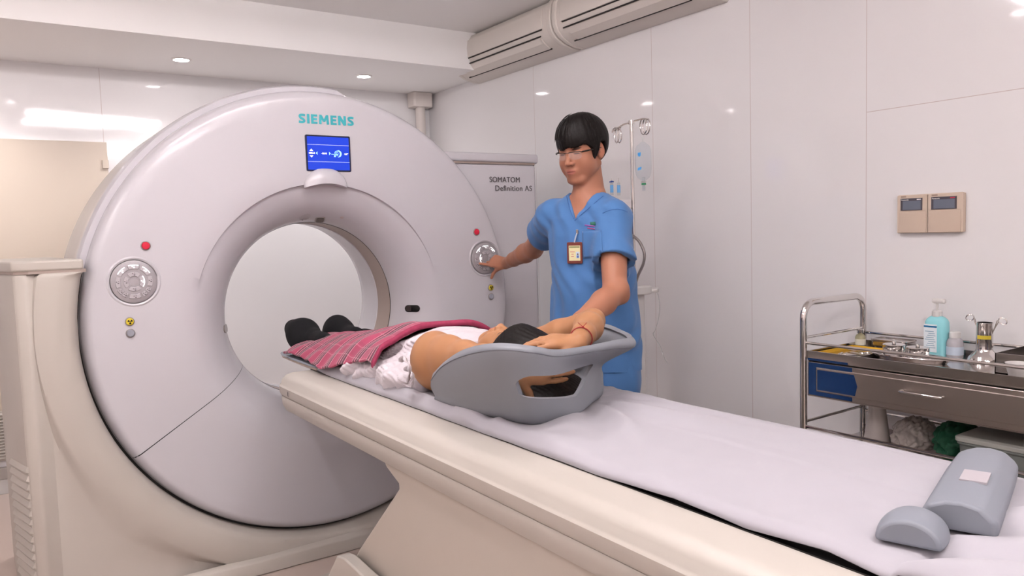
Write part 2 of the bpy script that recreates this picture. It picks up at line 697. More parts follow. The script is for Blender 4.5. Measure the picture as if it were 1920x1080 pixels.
# twin-tube fluorescent battens (the first shows as bars in the glossy panels; the other three are added to brighten the room)
M_tube = mat('tube_glow', 'ffffff', emit='fff6f7', es=TUBE_POWER)
first = None
for i, (x, y, w) in enumerate([(-.27, -1.54, 'over the patient table'), (-2.45, -1.54, 'added as fill, left of the one over the patient table'), (-.25, -3.9, 'added as fill near the front wall, right'), (-2.45, -3.9, 'added as fill near the front wall, left')]):
    if first is None:
        t = first = thing('fluorescent_light', (x, y, ZC), 'x', 'ceiling light')
        for q in (-.4, .4):
            MB().box(x + q - .012, x + q + .012, y - .25, y + .25, ZC - .012, ZC - .001).build('cross_bar', M_white, t, smooth=False)
        for dy in (-.26, .26):
            MB().box(x - .61, x + .61, y + dy - .03, y + dy + .03, ZC - .045, ZC - .012).build('batten', M_white, t, bevel=.003)
        for dy in (-.26, .26):
            MB().tube([(x - .55, y + dy, ZC - .064), (x + .55, y + dy, ZC - .064)], .016, 12).build('tube', M_tube, t)
    else:
        t = copy_tree(first)
        t.location = (x, y, ZC)
    t['label'] = 'twin tube fluorescent ceiling light ' + w
    t['group'] = 'fluorescent ceiling lights'

# two split air conditioners high on the right wall
M_ac = mat('air_conditioner_cream', 'd9d3cc', rough=.4)
def make_ac(y0, y1, label):
    t = thing('air_conditioner', (XW, (y0 + y1) / 2, 2.385), label, 'air conditioner', 'wall air conditioners')
    # section in (depth from wall d, z): bulged front, underside sloping up to the wall
    sec = [(0, 2.66 - .012), (.14, 2.645), (.185, 2.63), (.205, 2.60), (.212, 2.54), (.208, 2.49), (.195, 2.455), (.165, 2.425), (.12, 2.40), (.06, 2.385), (0, 2.383)]
    rings = []
    yy = [y0, y0 + .006, y0 + .03, y0 + .032, y1 - .032, y1 - .03, y1 - .006, y1]
    kk = [.965, 1.0, 1.0, 1.0, 1.0, 1.0, 1.0, .965]
    for y, k in zip(yy, kk):
        rings.append([(XW - .001 - d * k, y, 2.52 + (z - 2.52) * k) for d, z in sec])
    MB().loft(rings).build('body', M_ac, t, angle=50)
    # end cheeks
    for a, b in ((y0 - .012, y0 + .022), (y1 - .022, y1 + .012)):
        MB().loft([[(XW - .001 - d * 1.03, y, 2.52 + (z - 2.52) * 1.03 + .002) for d, z in sec] for y in (a, b)]).build('end_cap', M_ac, t, bevel=.006, angle=60)
    # front panel, louvre flaps and dark slots
    MB().loft([[(XW - .001 - d, y, z) for d, z in ((.2125, 2.60), (.2195, 2.55), (.2155, 2.492), (.205, 2.492), (.205, 2.60))] for y in (y0 + .06, y1 - .06)]).build('front_panel', M_ac, t, bevel=.003)
    MB().loft([[(XW - .001 - d, y, z) for d, z in ((.213, 2.4905), (.2135, 2.486), (.20, 2.486), (.20, 2.4905))] for y in (y0 + .07, y1 - .07)]).build('slot', M_dark, t, smooth=False)
    fl = MB().loft([[(XW - .001 - d, y, z) for d, z in ((.199, 2.452), (.176, 2.424), (.128, 2.398), (.125, 2.404), (.17, 2.432), (.19, 2.455))] for y in (y0 + .10, y1 - .10)]).build('louvre_flap', M_ac, t, smooth=False)
    mb = MB()
    for d, z in ((.203, 2.4575), (.1265, 2.3985)):
        mb.loft([[(XW - .001 - d + a, y, z + b) for a, b in ((-.003, -.003), (.003, -.003), (.003, .003), (-.003, .003))] for y in (y0 + .09, y1 - .07)])
    mb.build('outlet_edge', M_dark, t, smooth=False)
    return t


make_ac(.125, 1.17, 'cream split air conditioner, farther one, next to the lowered ceiling')
make_ac(-.905, .085, 'cream split air conditioner, nearer one, cut by the top edge of the picture')
# ------------------------------------------------------------------ CT gantry
ZG = 1.058
G = thing('ct_scanner', (0, .35, 0), 'large white ring-shaped scanner gantry with a blue display and round bore', 'ct scanner')


def yface(r_):
    """front-cover profile: depth behind the face plane at radius r_ (before the upper lip)."""
    if r_ >= .62:
        if r_ > .925:
            t_ = (r_ - .925) / .04
            return .055 * (1 - math.sqrt(max(0, 1 - min(1, t_) ** 2)))
        return 0.0
    s_ = (.62 - r_) / .22
    return .215 * (1 - math.sqrt(max(0, 1 - min(s_, 1) ** 2)))


def lip(th, r_):
    a = abs((th - 90 + 180) % 360 - 180)
    w = max(0, min(1, (78 - a) / 45))
    if r_ < .56:
        return .011 * w * min(1, 1)
    return 0 if r_ > .72 else -.004 * w * (1 - (r_ - .56) / .16)


rads = [.965] + [.925 + .04 * math.sin(R(a)) for a in (75, 60, 45, 30, 15, 0)] + [.88, .80, .72, .66, .62, .59, .5615, .5595] + [.62 - .22 * math.sin(R(a)) for a in (20, 26, 33, 41, 49, 57, 65, 73, 81, 86, 90)]
rads = sorted(set(round(x, 5) for x in rads), reverse=True)


def cover(name, t0, t1, n):
    rings = []
    for i in range(n + 1):
        th = t0 + (t1 - t0) * i / n
        c, s_ = math.cos(R(th)), math.sin(R(th))
        ring = [(.965 * c, .24, ZG + .965 * s_), (.965 * c, .07, ZG + .965 * s_)]
        ring += [(r_ * c, yface(r_) + lip(th, r_), ZG + r_ * s_) for r_ in rads]
        rings.append(ring)
    return MB().loft(rings, False).build(name, M_shell, G, angle=40)


tA = math.degrees(math.atan2(.544 - ZG, -.823))      # seam on the lower left
tB = -180 - tA
upper = cover('front_cover', tB + .12, 360 + tA - .12, 300)
lower = cover('lower_cover', tA + .12 + 0, tB - .12, 120)
# dark core seen through the joints, and the bore
ringp = lambda r_, y, n=160: [(r_ * math.cos(2 * math.pi * j / n), y, ZG + r_ * math.sin(2 * math.pi * j / n)) for j in range(n)]
MB().loft([ringp(.945, .12), ringp(.945, .075), ringp(.90, .02), ringp(.62, .016), ringp(.5, .05), ringp(.41, .2)], caps=(False, False)).build('inner_core', M_dark, G)
MB().loft([ringp(.4, .217), ringp(.4, .365)], caps=(False, False)).build('scan_window', M_taupe, G)
MB().loft([ringp(.4015, .2165), ringp(.3985, .219), ringp(.4, .2195)], caps=(False, False)).build('window_edge', M_dark, G)
bore = MB().loft([ringp(.402, .362), ringp(.396, .367), ringp(.398, .44), ringp(.402, .52), ringp(.412, .58), ringp(.432, .64), ringp(.465, .69), ringp(.51, .725), ringp(.57, .745), ringp(.92, .75), ringp(.965, .72), ringp(.975, .65), ringp(.975, .28), ringp(.955, .25), ringp(.95, .22)], caps=(False, False)).build('rear_cover', M_shell, G)
# raised rear hood: bright rim over the top left that ends in a step just right of the top
mb = MB()
rg = []
for i in range(121):
    th = 79.5 + i * (250 - 79.5) / 120
    k = min(1, i / 3.0)
    c, s_ = math.cos(R(th)), math.sin(R(th))
    ro = .962 + .032 * k
    rg.append([(r_ * c, y, ZG + r_ * s_) for r_, y in ((.955, .062), (ro - .008, .060), (ro, .075), (ro + .002, .12), (ro, .62), (.955, .66))])
mb.loft(rg, True).build('hood', M_shell, G, angle=50)

# side towers and cradle
def sup_y(s_):
    # s_ 0..1 from inner lip to crease, 1..2 outwards
    if s_ < .12:
        return -.005 - .05 * math.sin(s_ / .12 * math.pi / 2)
    if s_ <= 1:
        u_ = (s_ - .12) / .88
        return -.055 - .012 * math.sin(u_ * math.pi) + .0 * u_
    u_ = s_ - 1
    return -.055 + .028 * min(1, u_ * 5)


def plate(name, t0, t1, n, ztop, xl, m):
    rings = []
    ss = [0, .03, .06, .12, .25, .4, .55, .7, .85, .95, 1.0, 1.06, 1.13, 1.2, 1.5, 2.0]
    for i in range(n + 1):
        th = t0 + (t1 - t0) * i / n
        c, s_ = math.cos(R(th)), math.sin(R(th))
        lim = 9
        if s_ < 0:
            lim = min(lim, (ZG - .10) / -s_ if False else (ZG - .012) / -s_)
        if s_ > 0:
            lim = min(lim, (ztop - ZG) / s_)
        lim = min(lim, xl / max(abs(c), 1e-6))
        ri, rc = .9755, 1.115
        rc = min(rc, max(lim - .001, ri + .002))
        ro = max(lim, rc + .001)
        ring = [(ri * c, .2, ZG + ri * s_)]
        for q in ss:
            r_ = ri + (rc - ri) * q if q <= 1 else rc + (ro - rc) * (q - 1)
            ring.append((r_ * c, sup_y(q), ZG + r_ * s_))
        ring.append((ro * c, .10, ZG + ro * s_))
        rings.append(ring)
    return MB().loft(rings, False).build(name, m, G, angle=45)


plate('cradle_cover', 166.5, 332, 220, 1.288, 1.165, M_cream)
ringq = lambda r_, y, n=160: [(r_ * math.cos(R(166.5 + 166 * j / n)), y, ZG + r_ * math.sin(R(166.5 + 166 * j / n))) for j in range(n)]
MB().loft([ringq(.986, .06), ringq(.9665, .06), ringq(.9665, .12), ringq(.986, .12)], False).build('ring_gap', M_dark, G)
# left tower body, chamfered away from the front, with its lid
def tower(sg, ztop, xo, x1, name):
    p = [(sg * x1, -.02), (sg * (xo - .005), -.026), (sg * (xo + .02), .03), (sg * (xo + .052), .20), (sg * (xo + .052), .80), (sg * x1, .80)]
    return p


pl = [(-.97, .03), (-1.128, -.052), (-1.165, -.03), (-1.212, .16), (-1.222, .80), (-.97, .80)]
MB().prism(pl, 'z', .012, 1.288).build('left_tower', M_cream, G, bevel=.01)
ld = [(-.945, -.058), (-1.125, -.062), (-1.17, -.035), (-1.217, .155), (-1.226, .80), (-1.0, .80), (-.965, .2)]
MB().prism(ld, 'z', 1.296, 1.334).build('left_lid', M_cream, G, bevel=.008, seg=3)
MB().prism([(p[0] * .994, p[1] + .005) for p in ld], 'z', 1.286, 1.298).build('lid_gap', M_taupe, G, smooth=False)
mb = MB()
for k in range(18):
    z = .03 + k * .032
    a0, a1 = (-1.166, -.032), (-1.211, .155)
    mb.loft([[(x - o_, y, z + dz) for o_, dz in ((-.004, 0), (.007, .004), (.0, .022), (-.004, .022))] for x, y in (a0, a1)])
mb.build('side_fins', M_cream, G, smooth=False)
rt = [(.55, .07), (1.19, .06), (1.225, .10), (1.25, .2), (1.25, .80), (.60, .80)]
MB().prism(rt, 'z', .012, 1.735).build('right_tower', M_shell, G, bevel=.012, seg=3)
rl = [(.55, .05), (1.205, .045), (1.235, .09), (1.255, .2), (1.255, .80), (.55, .80)]
MB().prism(rl, 'z', 1.743, 1.788).build('right_lid', M_shell, G, bevel=.01, seg=3)
MB().prism([(p[0] * .99, p[1] + .012) for p in rl], 'z', 1.733, 1.745).build('lid_gap', M_taupe, G, smooth=False)
# skirt at the floor in front of the cradle
sk = [(-.62, -.062), (-.5, -.10), (.5, -.10), (.62, -.062)]
mb = MB()
mb.loft([[(x, -.055, .065), (x, y, .060), (x, y - .006, .052), (x, y - .008, .004), (x, -.03, .004)] for x, y in ((-.70, -.06), (-.58, -.082), (-.45, -.095), (0, -.10), (.45, -.095), (.7, -.06))])
mb.build('floor_skirt', M_cream, G, angle=50)

# domed laser housing below the display, flush bottom on the crease
mb = MB()
zb = ZG + .5605
rings = []
for i in range(13):
    v = i / 12
    zz = v * .070
    hw = .098 * math.sqrt(max(0, 1 - (v * .985) ** 2.2))
    dd = .034 * math.sqrt(max(0, 1 - v ** 2)) + .0
    rings.append([(.012 + hw * math.cos(math.pi * j / 20), .002 - dd * math.sin(math.pi * j / 20) ** .8, zb + zz - .02 * (math.cos(math.pi * j / 20) ** 2) * (1 - v) * .9) for j in range(21)])
mb.loft(rings, False)
mb.add(rings[0] + [(.012, .03, zb)], [(i, i + 1, 21) for i in range(20)])
mb.build('laser_housing', M_shell, G, angle=50)

# display
sc = MB()
Msc = frame((.029, -.0052, 1.7505), (0, -1, 0))
slab(MB(), rrect(.204, .156, .006), Msc, -.0075, .0008).build('display_bezel', mat('display_bezel', '151b38', rough=.3), G, smooth=False)
M_scr = mat('display_blue', '0a2a9c', rough=.25, emit='1440d0', es=.42)
scr = slab(MB(), rrect(.190, .143, .003), Msc, .0008, .0014).build('screen', M_scr, G, smooth=False)
M_sl = mat('display_line', 'b9c2f2', emit='aab6f5', es=.8)
M_sw = mat('display_white', 'ffffff', emit='e8efff', es=.9)
M_sc2 = mat('display_cyan', '86bdf8', emit='86bdf8', es=.8)
mb = MB()
for z in (.0365, -.0365):
    mb.box(-.0945, .0945, z - .0006, z + .0006, .0014, .0018, Msc)
mb.build('screen_rule', M_sl, scr, smooth=False)
mb = MB()


def tri(mb, cx, cy, w, h, d):
    p = {'u': [(-w, 0), (w, 0), (0, h)], 'd': [(-w, 0), (w, 0), (0, -h)], 'l': [(0, -w), (0, w), (-h, 0)], 'r': [(0, -w), (0, w), (h, 0)]}[d]
    slab(mb, [(cx + a, cy + b) for a, b in p], Msc, .0014, .0018)


tri(mb, -.078, .009, .008, .009, 'u')
tri(mb, -.078, -.010, .008, .009, 'd')
mb.build('screen_arrows', M_sw, scr, smooth=False)
mb = MB()
tri(mb, -.051, 0, .007, .008, 'l')
mb.build('screen_arrow', M_sc2, scr, smooth=False)
mb = MB()
tri(mb, .002, 0, .007, .008, 'r')
mb.build('screen_arrow', M_sc2, scr, smooth=False)
mb = MB()
mb.box(.012, .042, -.0035, -.002, .0014, .0018, Msc)


def annulus(mb, M, r0, r1, z0, z1, cx=0, cy=0, a0=0, a1=360, n=32, ox=0):
    rings = []
    for j in range(n + 1):
        a = R(a0 + (a1 - a0) * j / n)
        rings.append([M @ Vector((cx + ox * (r_ == r1) + r_ * math.cos(a), cy + r_ * math.sin(a), z)) for r_, z in ((r0, z0), (r1, z0), (r1, z1), (r0, z1))])
    mb.loft(rings, True)


annulus(mb, Msc, .0035, .0048, .0014, .0018, .040, 0)
annulus(mb, Msc, .0075, .0092, .0014, .0018, .040, 0, 60, 300)
annulus(mb, Msc, .0115, .0135, .0014, .0018, .040, 0, -50, 180)
annulus(mb, Msc, .0135, .0155, .0014, .0018, .040, 0, -90, 90, ox=.004)
mb.box(.024, .032, -.0145, -.006, .0014, .0018, Msc)
mb.build('screen_icon', M_sc2, scr, smooth=False)
for s_, x, w in (('105.5', -.091, .026), ('-26.0', -.033, .024), ('0.0\u00b0', .073, .017)):
    text_obj('screen_digits', s_, .0095, M_sw, scr, Msc @ Matrix.Translation((x, -.0034, .0014)), .0002, .0003, width=w)

# lettering
def big_letters(word, x0, z0, H_, W_, th, gap, F, m):
    mb = MB()
    x = 0
    lay = [0]
    for ch in word:
        w = W_[ch]

        def bar(pts, t_=th):
            pts = [Vector((p[0], p[1], 0)) for p in pts]
            L_, R_ = [], []
            for i_, p in enumerate(pts):
                d_ = (pts[min(i_ + 1, len(pts) - 1)] - pts[max(i_ - 1, 0)]).normalized()
                n_ = Vector((-d_.y, d_.x, 0)) * t_ / 2
                L_.append(p + n_); R_.append(p - n_)
            lay[0] += 1
            for z_ in (.0007 + .00007 * (lay[0] % 5),):
                mb.loft([[F @ Vector((x0 + x + q.x, z0 + q.y, zz)) for q, zz in ((a, z_ - .0009), (b, z_ - .0009), (b, z_), (a, z_))] for a, b in zip(L_, R_)])
        h = th / 2
        if ch == 'I':
            bar([(h, 0), (h, H_)])
        elif ch == 'E':
            bar([(h, 0), (h, H_)]); t2 = th * .82
            for q in (t2 / 2, H_ / 2, H_ - t2 / 2):
                bar([(h, q), (w - (.002 if q == H_ / 2 else 0), q)], t2)
        elif ch == 'N':
            bar([(h, 0), (h, H_)]); bar([(w - h, 0), (w - h, H_)]); bar([(h, H_ - .001), (w - h, .001)], th * 1.05)
        elif ch == 'M':
            bar([(h, 0), (h + .003, H_)]); bar([(w - h, 0), (w - h - .003, H_)])
            bar([(h + .003, H_ - .002), (w / 2, .012)], th * .9); bar([(w - h - .003, H_ - .002), (w / 2, .012)], th * .9)
        elif ch == 'S':
            t2 = th * .88
            q = spline([(w - .001, H_ - .0065), (w * .62, H_ - t2 / 2), (w * .3, H_ - t2 / 2 - .001), (t2 / 2 + .0005, H_ * .75), (w * .32, H_ * .56), (w * .68, H_ * .43), (w - t2 / 2 - .0005, H_ * .25), (w * .68, t2 / 2 + .001), (w * .35, t2 / 2), (.0005, .0065)], 5)
            bar(q, t2)
        x += w + gap
    o = mb.build('maker_lettering', m, G, smooth=False)
    return x


big_letters('SIEMENS', -.096, 1.8765, .0405, dict(S=.030, I=.0115, E=.028, M=.046, N=.037), .0112, .0068, frame((0, -.0006, 0), (0, -1, 0)), M_teal)
text_obj('model_lettering', 'SOMATOM', .0395, M_ink, G, frame((.905, .0592, 1.641), (0, -1, 0)), .0006, 0, 1.05, width=.188)
text_obj('model_lettering', 'Definition AS', .0395, M_ink, G, frame((.937, .0592, 1.597), (0, -1, 0)), .0006, 0, 1.05, width=.232)

# keypads, push buttons
M_pad = mat('keypad_silver', '9b979a', rough=.42, metal=.15)
M_key = mat('keypad_key', 'b0acb0', rough=.22, metal=.1)
M_glyph = mat('keypad_symbol', '5b5558', rough=.5)
M_lit = mat('keypad_lit', 'ffffff', emit='ffffff', es=1.0)
M_red = mat('red_button', 'c8203c', rough=.25)
M_yel = mat('yellow_button', 'cdb832', rough=.3)
M_gbt = mat('grey_button', '90939c', rough=.3)
M_bez = mat('button_bezel', '8d8684', rough=.35)


def keypad(cx, cz, rad, mirror):
    p = MB().lathe([(rad * 1.17, -.0005), (rad * 1.10, .003), (rad * 1.04, .001), (rad * 1.0, -.002)], n=56, M=frame((0, 0, 0), (0, -1, 0)).to_3x3(), c=(cx, -.0005, cz)).build('keypad_collar', M_shell, G)
    k = MB().lathe([(rad, -.002), (rad * .99, .003), (rad * .93, .0055), (rad * .5, .0055), (0.0001, .0055)], n=56, M=frame((0, 0, 0), (0, -1, 0)).to_3x3(), c=(cx, -.0005, cz)).build('keypad', M_pad, G)
    F = frame((cx, -.0005, cz), (0, -1, 0))
    specs = []
    for a in (90, 45, 135, 180 + 0, 0, 270):
        specs.append((a, 19, .58, .80))
    for a in (235, 215, 305, 325):
        specs.append((a, 8, .60, .82))
    for a in (90, 0, 180, 270):
        specs.append((a, 38, .24, .46))
    lit = [(90, .8), (45, .8), (135, .8)] + ([(0, .46)] if not mirror else [(180, .46)])
    for a, h, r0, r1 in specs:
        mb = MB()
        rr = []
        for j in range(9):
            q = R(a - h + 2 * h * j / 8)
            rr.append([F @ Vector((r_ * rad * math.cos(q), r_ * rad * math.sin(q), z)) for r_, z in ((r0, .005), (r0 + .02, .0085), (r1 - .02, .0085), (r1, .005))])
        mb.loft(rr, True)
        kk = mb.build('key', M_key, k, bevel=.0008, angle=30)
        m2 = MB()
        q = R(a)
        rm = (r0 + r1) / 2 * rad
        c_ = (rm * math.cos(q), rm * math.sin(q))
        isl = (a, r1 if r1 < .5 else .8) in lit
        if isl:
            annulus(m2, F, (r1 - .045) * rad, (r1 - .01) * rad, .0086, .0089, a0=a - h + 3, a1=a + h - 3, n=8)
        for dx, dy, w in ((-.004, .002, .0022), (.002, -.003, .0028), (.003, .004, .0016)):
            m2.box(c_[0] + dx - w, c_[0] + dx + w, c_[1] + dy - w * .7, c_[1] + dy + w * .7, .0085, .0089, F)
        m2.build('symbol', M_lit if isl else M_glyph, kk, smooth=False)
    MB().lathe([(.20 * rad, .005), (.20 * rad, .006), (.17 * rad, .004), (.0001, .004)], n=32, M=F.to_3x3(), c=(cx, -.0008, cz)).build('hub', M_key, k)


def button(name, cx, cz, r_, m, symbol=False, label=None):
    Fm = frame((0, 0, 0), (0, -1, 0)).to_3x3()
    z_ = MB().lathe([(r_ * 1.18, -.001), (r_ * 1.15, .004), (r_ * 1.0, .005), (r_ * .97, .002)], n=32, M=Fm, c=(cx, 0, cz)).build('button_bezel', M_bez, G)
    b = MB().lathe([(r_ * .97, 0), (r_ * .95, .006), (r_ * .8, .0085), (.0001, .0095)], n=32, M=Fm, c=(cx, 0, cz)).build(name, m, G)
    if symbol:
        F = frame((cx, 0, cz), (0, -1, 0))
        mb = MB()
        annulus(mb, F, .0001, r_ * .14, .009, .0105, n=12)
        for a in (30, 150, 270):
            annulus(mb, F, r_ * .24, r_ * .62, .009, .0105, a0=a - 30, a1=a + 30, n=8)
        mb.build('radiation_symbol', M_black, b, smooth=False)


keypad(-.775, 1.238, .083, False)
keypad(.825, 1.257, .080, True)
button('stop_button', -.726, 1.374, .0155, M_red)
button('stop_button', .779, 1.389, .0155, M_red)
for sx in (-.799, .853):
    button('xray_button', sx, 1.086 if sx < 0 else 1.107, .0145, M_yel, True)
    button('round_button', sx, 1.041 if sx < 0 else 1.062, .0145, M_gbt)

# small parts set in the flared mouth, placed on the real surface
bpy.context.view_layer.update()
_bv = BVHTree.FromPolygons([Vector(v.co) + world_loc(G) for v in upper.data.vertices], [tuple(p.vertices) for p in upper.data.polygons])


def on_cover(px, py):
    h = _bv.ray_cast(CAM, DIR(px, py))
    n = h[1]
    if n.dot(DIR(px, py)) > 0:
        n = -n
    return h[0], n


def badge(name, px, py, w, h, rr, m, rot=0, z=.0025, par=None):
    p, n = on_cover(px, py)
    F = frame(p, n) @ Matrix.Rotation(R(rot), 4, 'Z')
    o = slab(MB(), rrect(w, h, rr), F, -.006, z).build(name, m, par or G, bevel=.0012, angle=30)
    return F, o


F, o = badge('laser_window', 773, 578.5, .078, .034, .0165, M_black)
slab(MB(), rrect(.026, .024, .003), F @ Matrix.Translation((-.018, 0, 0)), .0025, .003).build('window_glass', mat('window_glass', '3a3333', rough=.1), o, smooth=False)
F, o = badge('laser_window', 423, 616, .078, .034, .0165, mat('laser_window_grey', '6d6663', rough=.2))
F, o = badge('laser_window', 600, 412, .045, .062, .012, M_bez, rot=0)
slab(MB(), rrect(.034, .05, .009), F, .0025, .0032).build('window_glass', mat('camera_glass', '4a4443', rough=.12), o, smooth=False)
F, o = badge('sensor', 641, 408, .018, .018, .0088, mat('sensor_grey', 'b3a6a4', rough=.4), z=.001)
p, n = on_cover(572, 407)
F = frame(p, n)
mb = MB()
for i in range(-4, 5):
    for j in range(-4, 5):
        if i * i + j * j < 17:
            mb.box(i * .007 - .0011, i * .007 + .0011, j * .007 - .0011, j * .007 + .0011, -.004, .0012, F)
mb.build('speaker_holes', M_bez, G, smooth=False)
# ------------------------------------------------------------------ patient table
T = thing('patient_table', (0, -1.8, 0), 'long cream scanner table on a flared pedestal running out from the bore', 'examination table')
YT0, YT1 = -.435, -3.02


def sec(w, zt=.890, grow=0):
    """half profile mirrored: housing cross-section"""
    h = [(w - .045, zt), (w - .022, zt - .006), (w - .008, zt - .02), (w - .003, .8535), (w + .0, .8500), (w + .0035, .846), (w + .004, .824), (w - .002, .8125)]
    return h


def housing(y0, y1, prof, rnd, nm, m, zc):
    rings = []
    for k, (dy, q) in enumerate(((0, 0), (.006, .5), (.018, .82), (.035, 1))):
        rings.append((y0 - dy, rnd * (1 - q)))
    rings.append((y1, 0))
    R_ = []
    for y, ins in rings:
        half = [(x - ins, z - (ins * .35 if z > zc else -ins * .35)) for x, z in prof]
        R_.append([(x, y, z) for x, z in half] + [(-x, y, z) for x, z in reversed(half)])
    return MB().loft(R_, True).build(nm, m, T, angle=32)


housing(YT0, YT1, sec(.379), .02, 'table_top', M_cream, .85)
housing(YT0 - .006, YT1, [(.377, .8110), (.379, .806), (.375, .775), (.366, .757), (.352, .752)], .02, 'table_underframe', M_cream, .78)
housing(YT0 - .012, YT1, [(.371, .8135), (.371, .810)], .01, 'seam', M_bez, .81)
# pedestal: flared column under the housing
mb = MB()
side = [PX(714, 872, x=-.365), PX(739, 918, x=-.365), PX(659, 1045, x=-.365)]
yA, yB_, yC = side[0].y, side[1].y, side[2].y
zs_ = [(.754, yA + .02), (.735, yA), (.707, yB_ + .005), (.69, yB_ + .004), (.407, yC), (.20, yC + .22), (.06, yC + .35)]
rings = []
for z, y in zs_:
    w = .35 if z > .5 else .35 - (.5 - z) * .1
    rings.append([(-w, y, z), (-w, y - .0, z), (-w, -2.75, z), (w, -2.75, z), (w, y, z)])
rings = [[r_[0], r_[2], r_[3], r_[4]] for r_ in rings]
mb.loft(rings).build('pedestal', M_cream2, T, bevel=.006, angle=25)
MB().prism([(-.385, -.46), (-.36, -.435), (.36, -.435), (.385, -.46), (.385, -2.9), (-.385, -2.9)], 'z', .004, .085).build('foot', M_cream, T, bevel=.006)
# outer shroud beside the pedestal
q = [PX(634, 1041, x=-.39), PX(659, 1045, x=-.39), PX(689, 1080, x=-.39)]
mb = MB()
prof = [(q[0].y, q[0].z), (q[0].y - .06, q[0].z + .012), (q[2].y - .06, q[2].z - .01), (-2.85, .36), (-2.85, .02), (q[0].y + .33, .02)]
mb.prism(prof, 'x', -.395, -.353).build('side_shroud', M_cream, T, bevel=.005)
MB().prism(prof, 'x', .353, .395).build('side_shroud', M_cream, T, bevel=.005)
p = PX(540, 739, x=-.3835)
F = frame((-.3825, p.y, .832), (-1, 0, 0))
sw = MB().lathe([(.011, -.001), (.011, .001), (.009, .0018), (.0001, .0018)], n=24, M=F.to_3x3(), c=F.to_translation()).build('side_screw', M_bez, T)
MB().box(-.0015, .0015, -.007, .007, .0018, .0022, F).build('screw_slot', M_dark, sw, smooth=False)

# sliding cradle with its grey mat
ys = [-.02, -.04, -.10, -.25, -.5]
ws = [.20, .235, .25, .255, .255]
rings = [[(-w, y, .893), (-w + .03, y, .876), (w - .03, y, .876), (w, y, .893), (w - .004, y, .899), (-w + .004, y, .899)] for y, w in zip(ys, ws)]
cr = MB().loft(rings).build('cradle_tip', mat('cradle_resin', 'b9a99c', rough=.4), T, angle=40)
MB().box(-.247, .247, -3.0, -.50, .8925, .899).build('cradle', M_black, T, smooth=False)
MB().loft([[(-w, y, .9005), (-w - .004, y, .903), (-w, y, .9085), (w, y, .9085), (w + .004, y, .903), (w, y, .9005)] for y, w in zip(ys + [-.52, -2.98], ws + [.205, .205])]).build('mat', mat('cradle_mat_grey', '8b929c', rough=.42), T, angle=40)
MB().box(-.2595, .2595, -3.0, YT0 - .02, .8895, .8925).build('slide_channel', M_black, T, smooth=False)
# ------------------------------------------------------------------ linens on the table
M_sheet = mat('white_sheet', 'a3a0a7', rough=.8, sheen=.2, bump=(60, .06, .003))


def vnoise(x, y, s=0):
    return math.sin(x * 1.7 + 3.1 * s + 1.3 * math.sin(y * 1.3 + s)) * math.sin(y * 1.9 + 1.7 * s + math.sin(x * .9 + s))


def sheet_z(x, y):
    z = .9115
    z += .0025 * (1 + vnoise(x * 9, y * 6, 1)) + .001 * vnoise(x * 26, y * 22, 2)
    # folds that fan out from the head end of the arm support
    dx, dy = x - .10, y + 1.60
    d = math.hypot(dx, dy)
    if dy < .1:
        a = math.atan2(dx, -dy)
        w = math.exp(-((d - .24) / .22) ** 2) * max(0, min(1, (.27 - x) / .08)) * max(0, min(1, (d - .06) / .08))
        z += w * (.014 * (1 - abs(math.sin(a * 3.2 + .5 + d * 1.5))) ** 4 + .017 * (.5 + .5 * math.sin(a * 7 + 1.2)) ** 2 + .004 * math.sin(a * 15 + .5))
    # gentle long ripples near the right side
    z += .004 * max(0, math.sin(x * 16 + y * 2.1)) * (1 if x > .05 else .3) * min(1, max(0, (-1.7 - y) * 3))
    return z


ys = [-.385 - i * (2.93 - .385) / 210 for i in range(211)]
rows = []
for i, y in enumerate(ys):
    xl = -.2605 + .0012 * math.sin(y * 9) + .0008 * math.sin(y * 31)
    if y < -2.0:
        xl += float(np.interp(-y, [2.0, 2.12, 2.30, 2.46, 2.60, 2.68], [0, .001, .006, .002, .007, 0]))
    if y > -.7:
        xl += .028 * ((y + .7) / .32) ** 2
    xr = .318 + .006 * math.sin(y * 5 + 1) + .012 * math.sin(y * 2.3)
    row = []
    for j in range(71):
        t_ = j / 70
        x = xl + (xr - xl) * t_
        z = sheet_z(x, y)
        ex = x - xl
        if ex < .05 and y > -1.9:                     # soft rolled hem along the near side
            k = ex / .05
            z += .016 * math.sin(k * math.pi) * (1 if y > -1.5 else (y + 1.9) / .4) - .004 * (1 - k)
        if ex < .022:
            ze = float(np.interp(-y, [2.10, 2.30, 2.46, 2.60, 2.70], [.8925, .900, .8945, .902, .897]))
            z = ze + (z - ze) * (ex / .022) ** .6
        er = xr - x
        if x > .258:
            z = .8935 + (z - .8935) * max(.0, min(1, (.285 - x) / .03)) * 1 + .002
        if y < -2.70:
            z += .018 * min(1, (-2.70 - y) / .08) * (.6 + .5 * math.sin(x * 21 + y * 9)) + .008 * math.sin(x * 44 + y * 30)
        row.append((x, y, z))
    rows.append(row)
sheet = MB().loft(rows, False).build('bed_sheet', M_sheet, solid=.0022, off=1, angle=180)
tag(sheet, 'long white sheet spread over the scanner table, creased near the grey arm support', 'sheet')


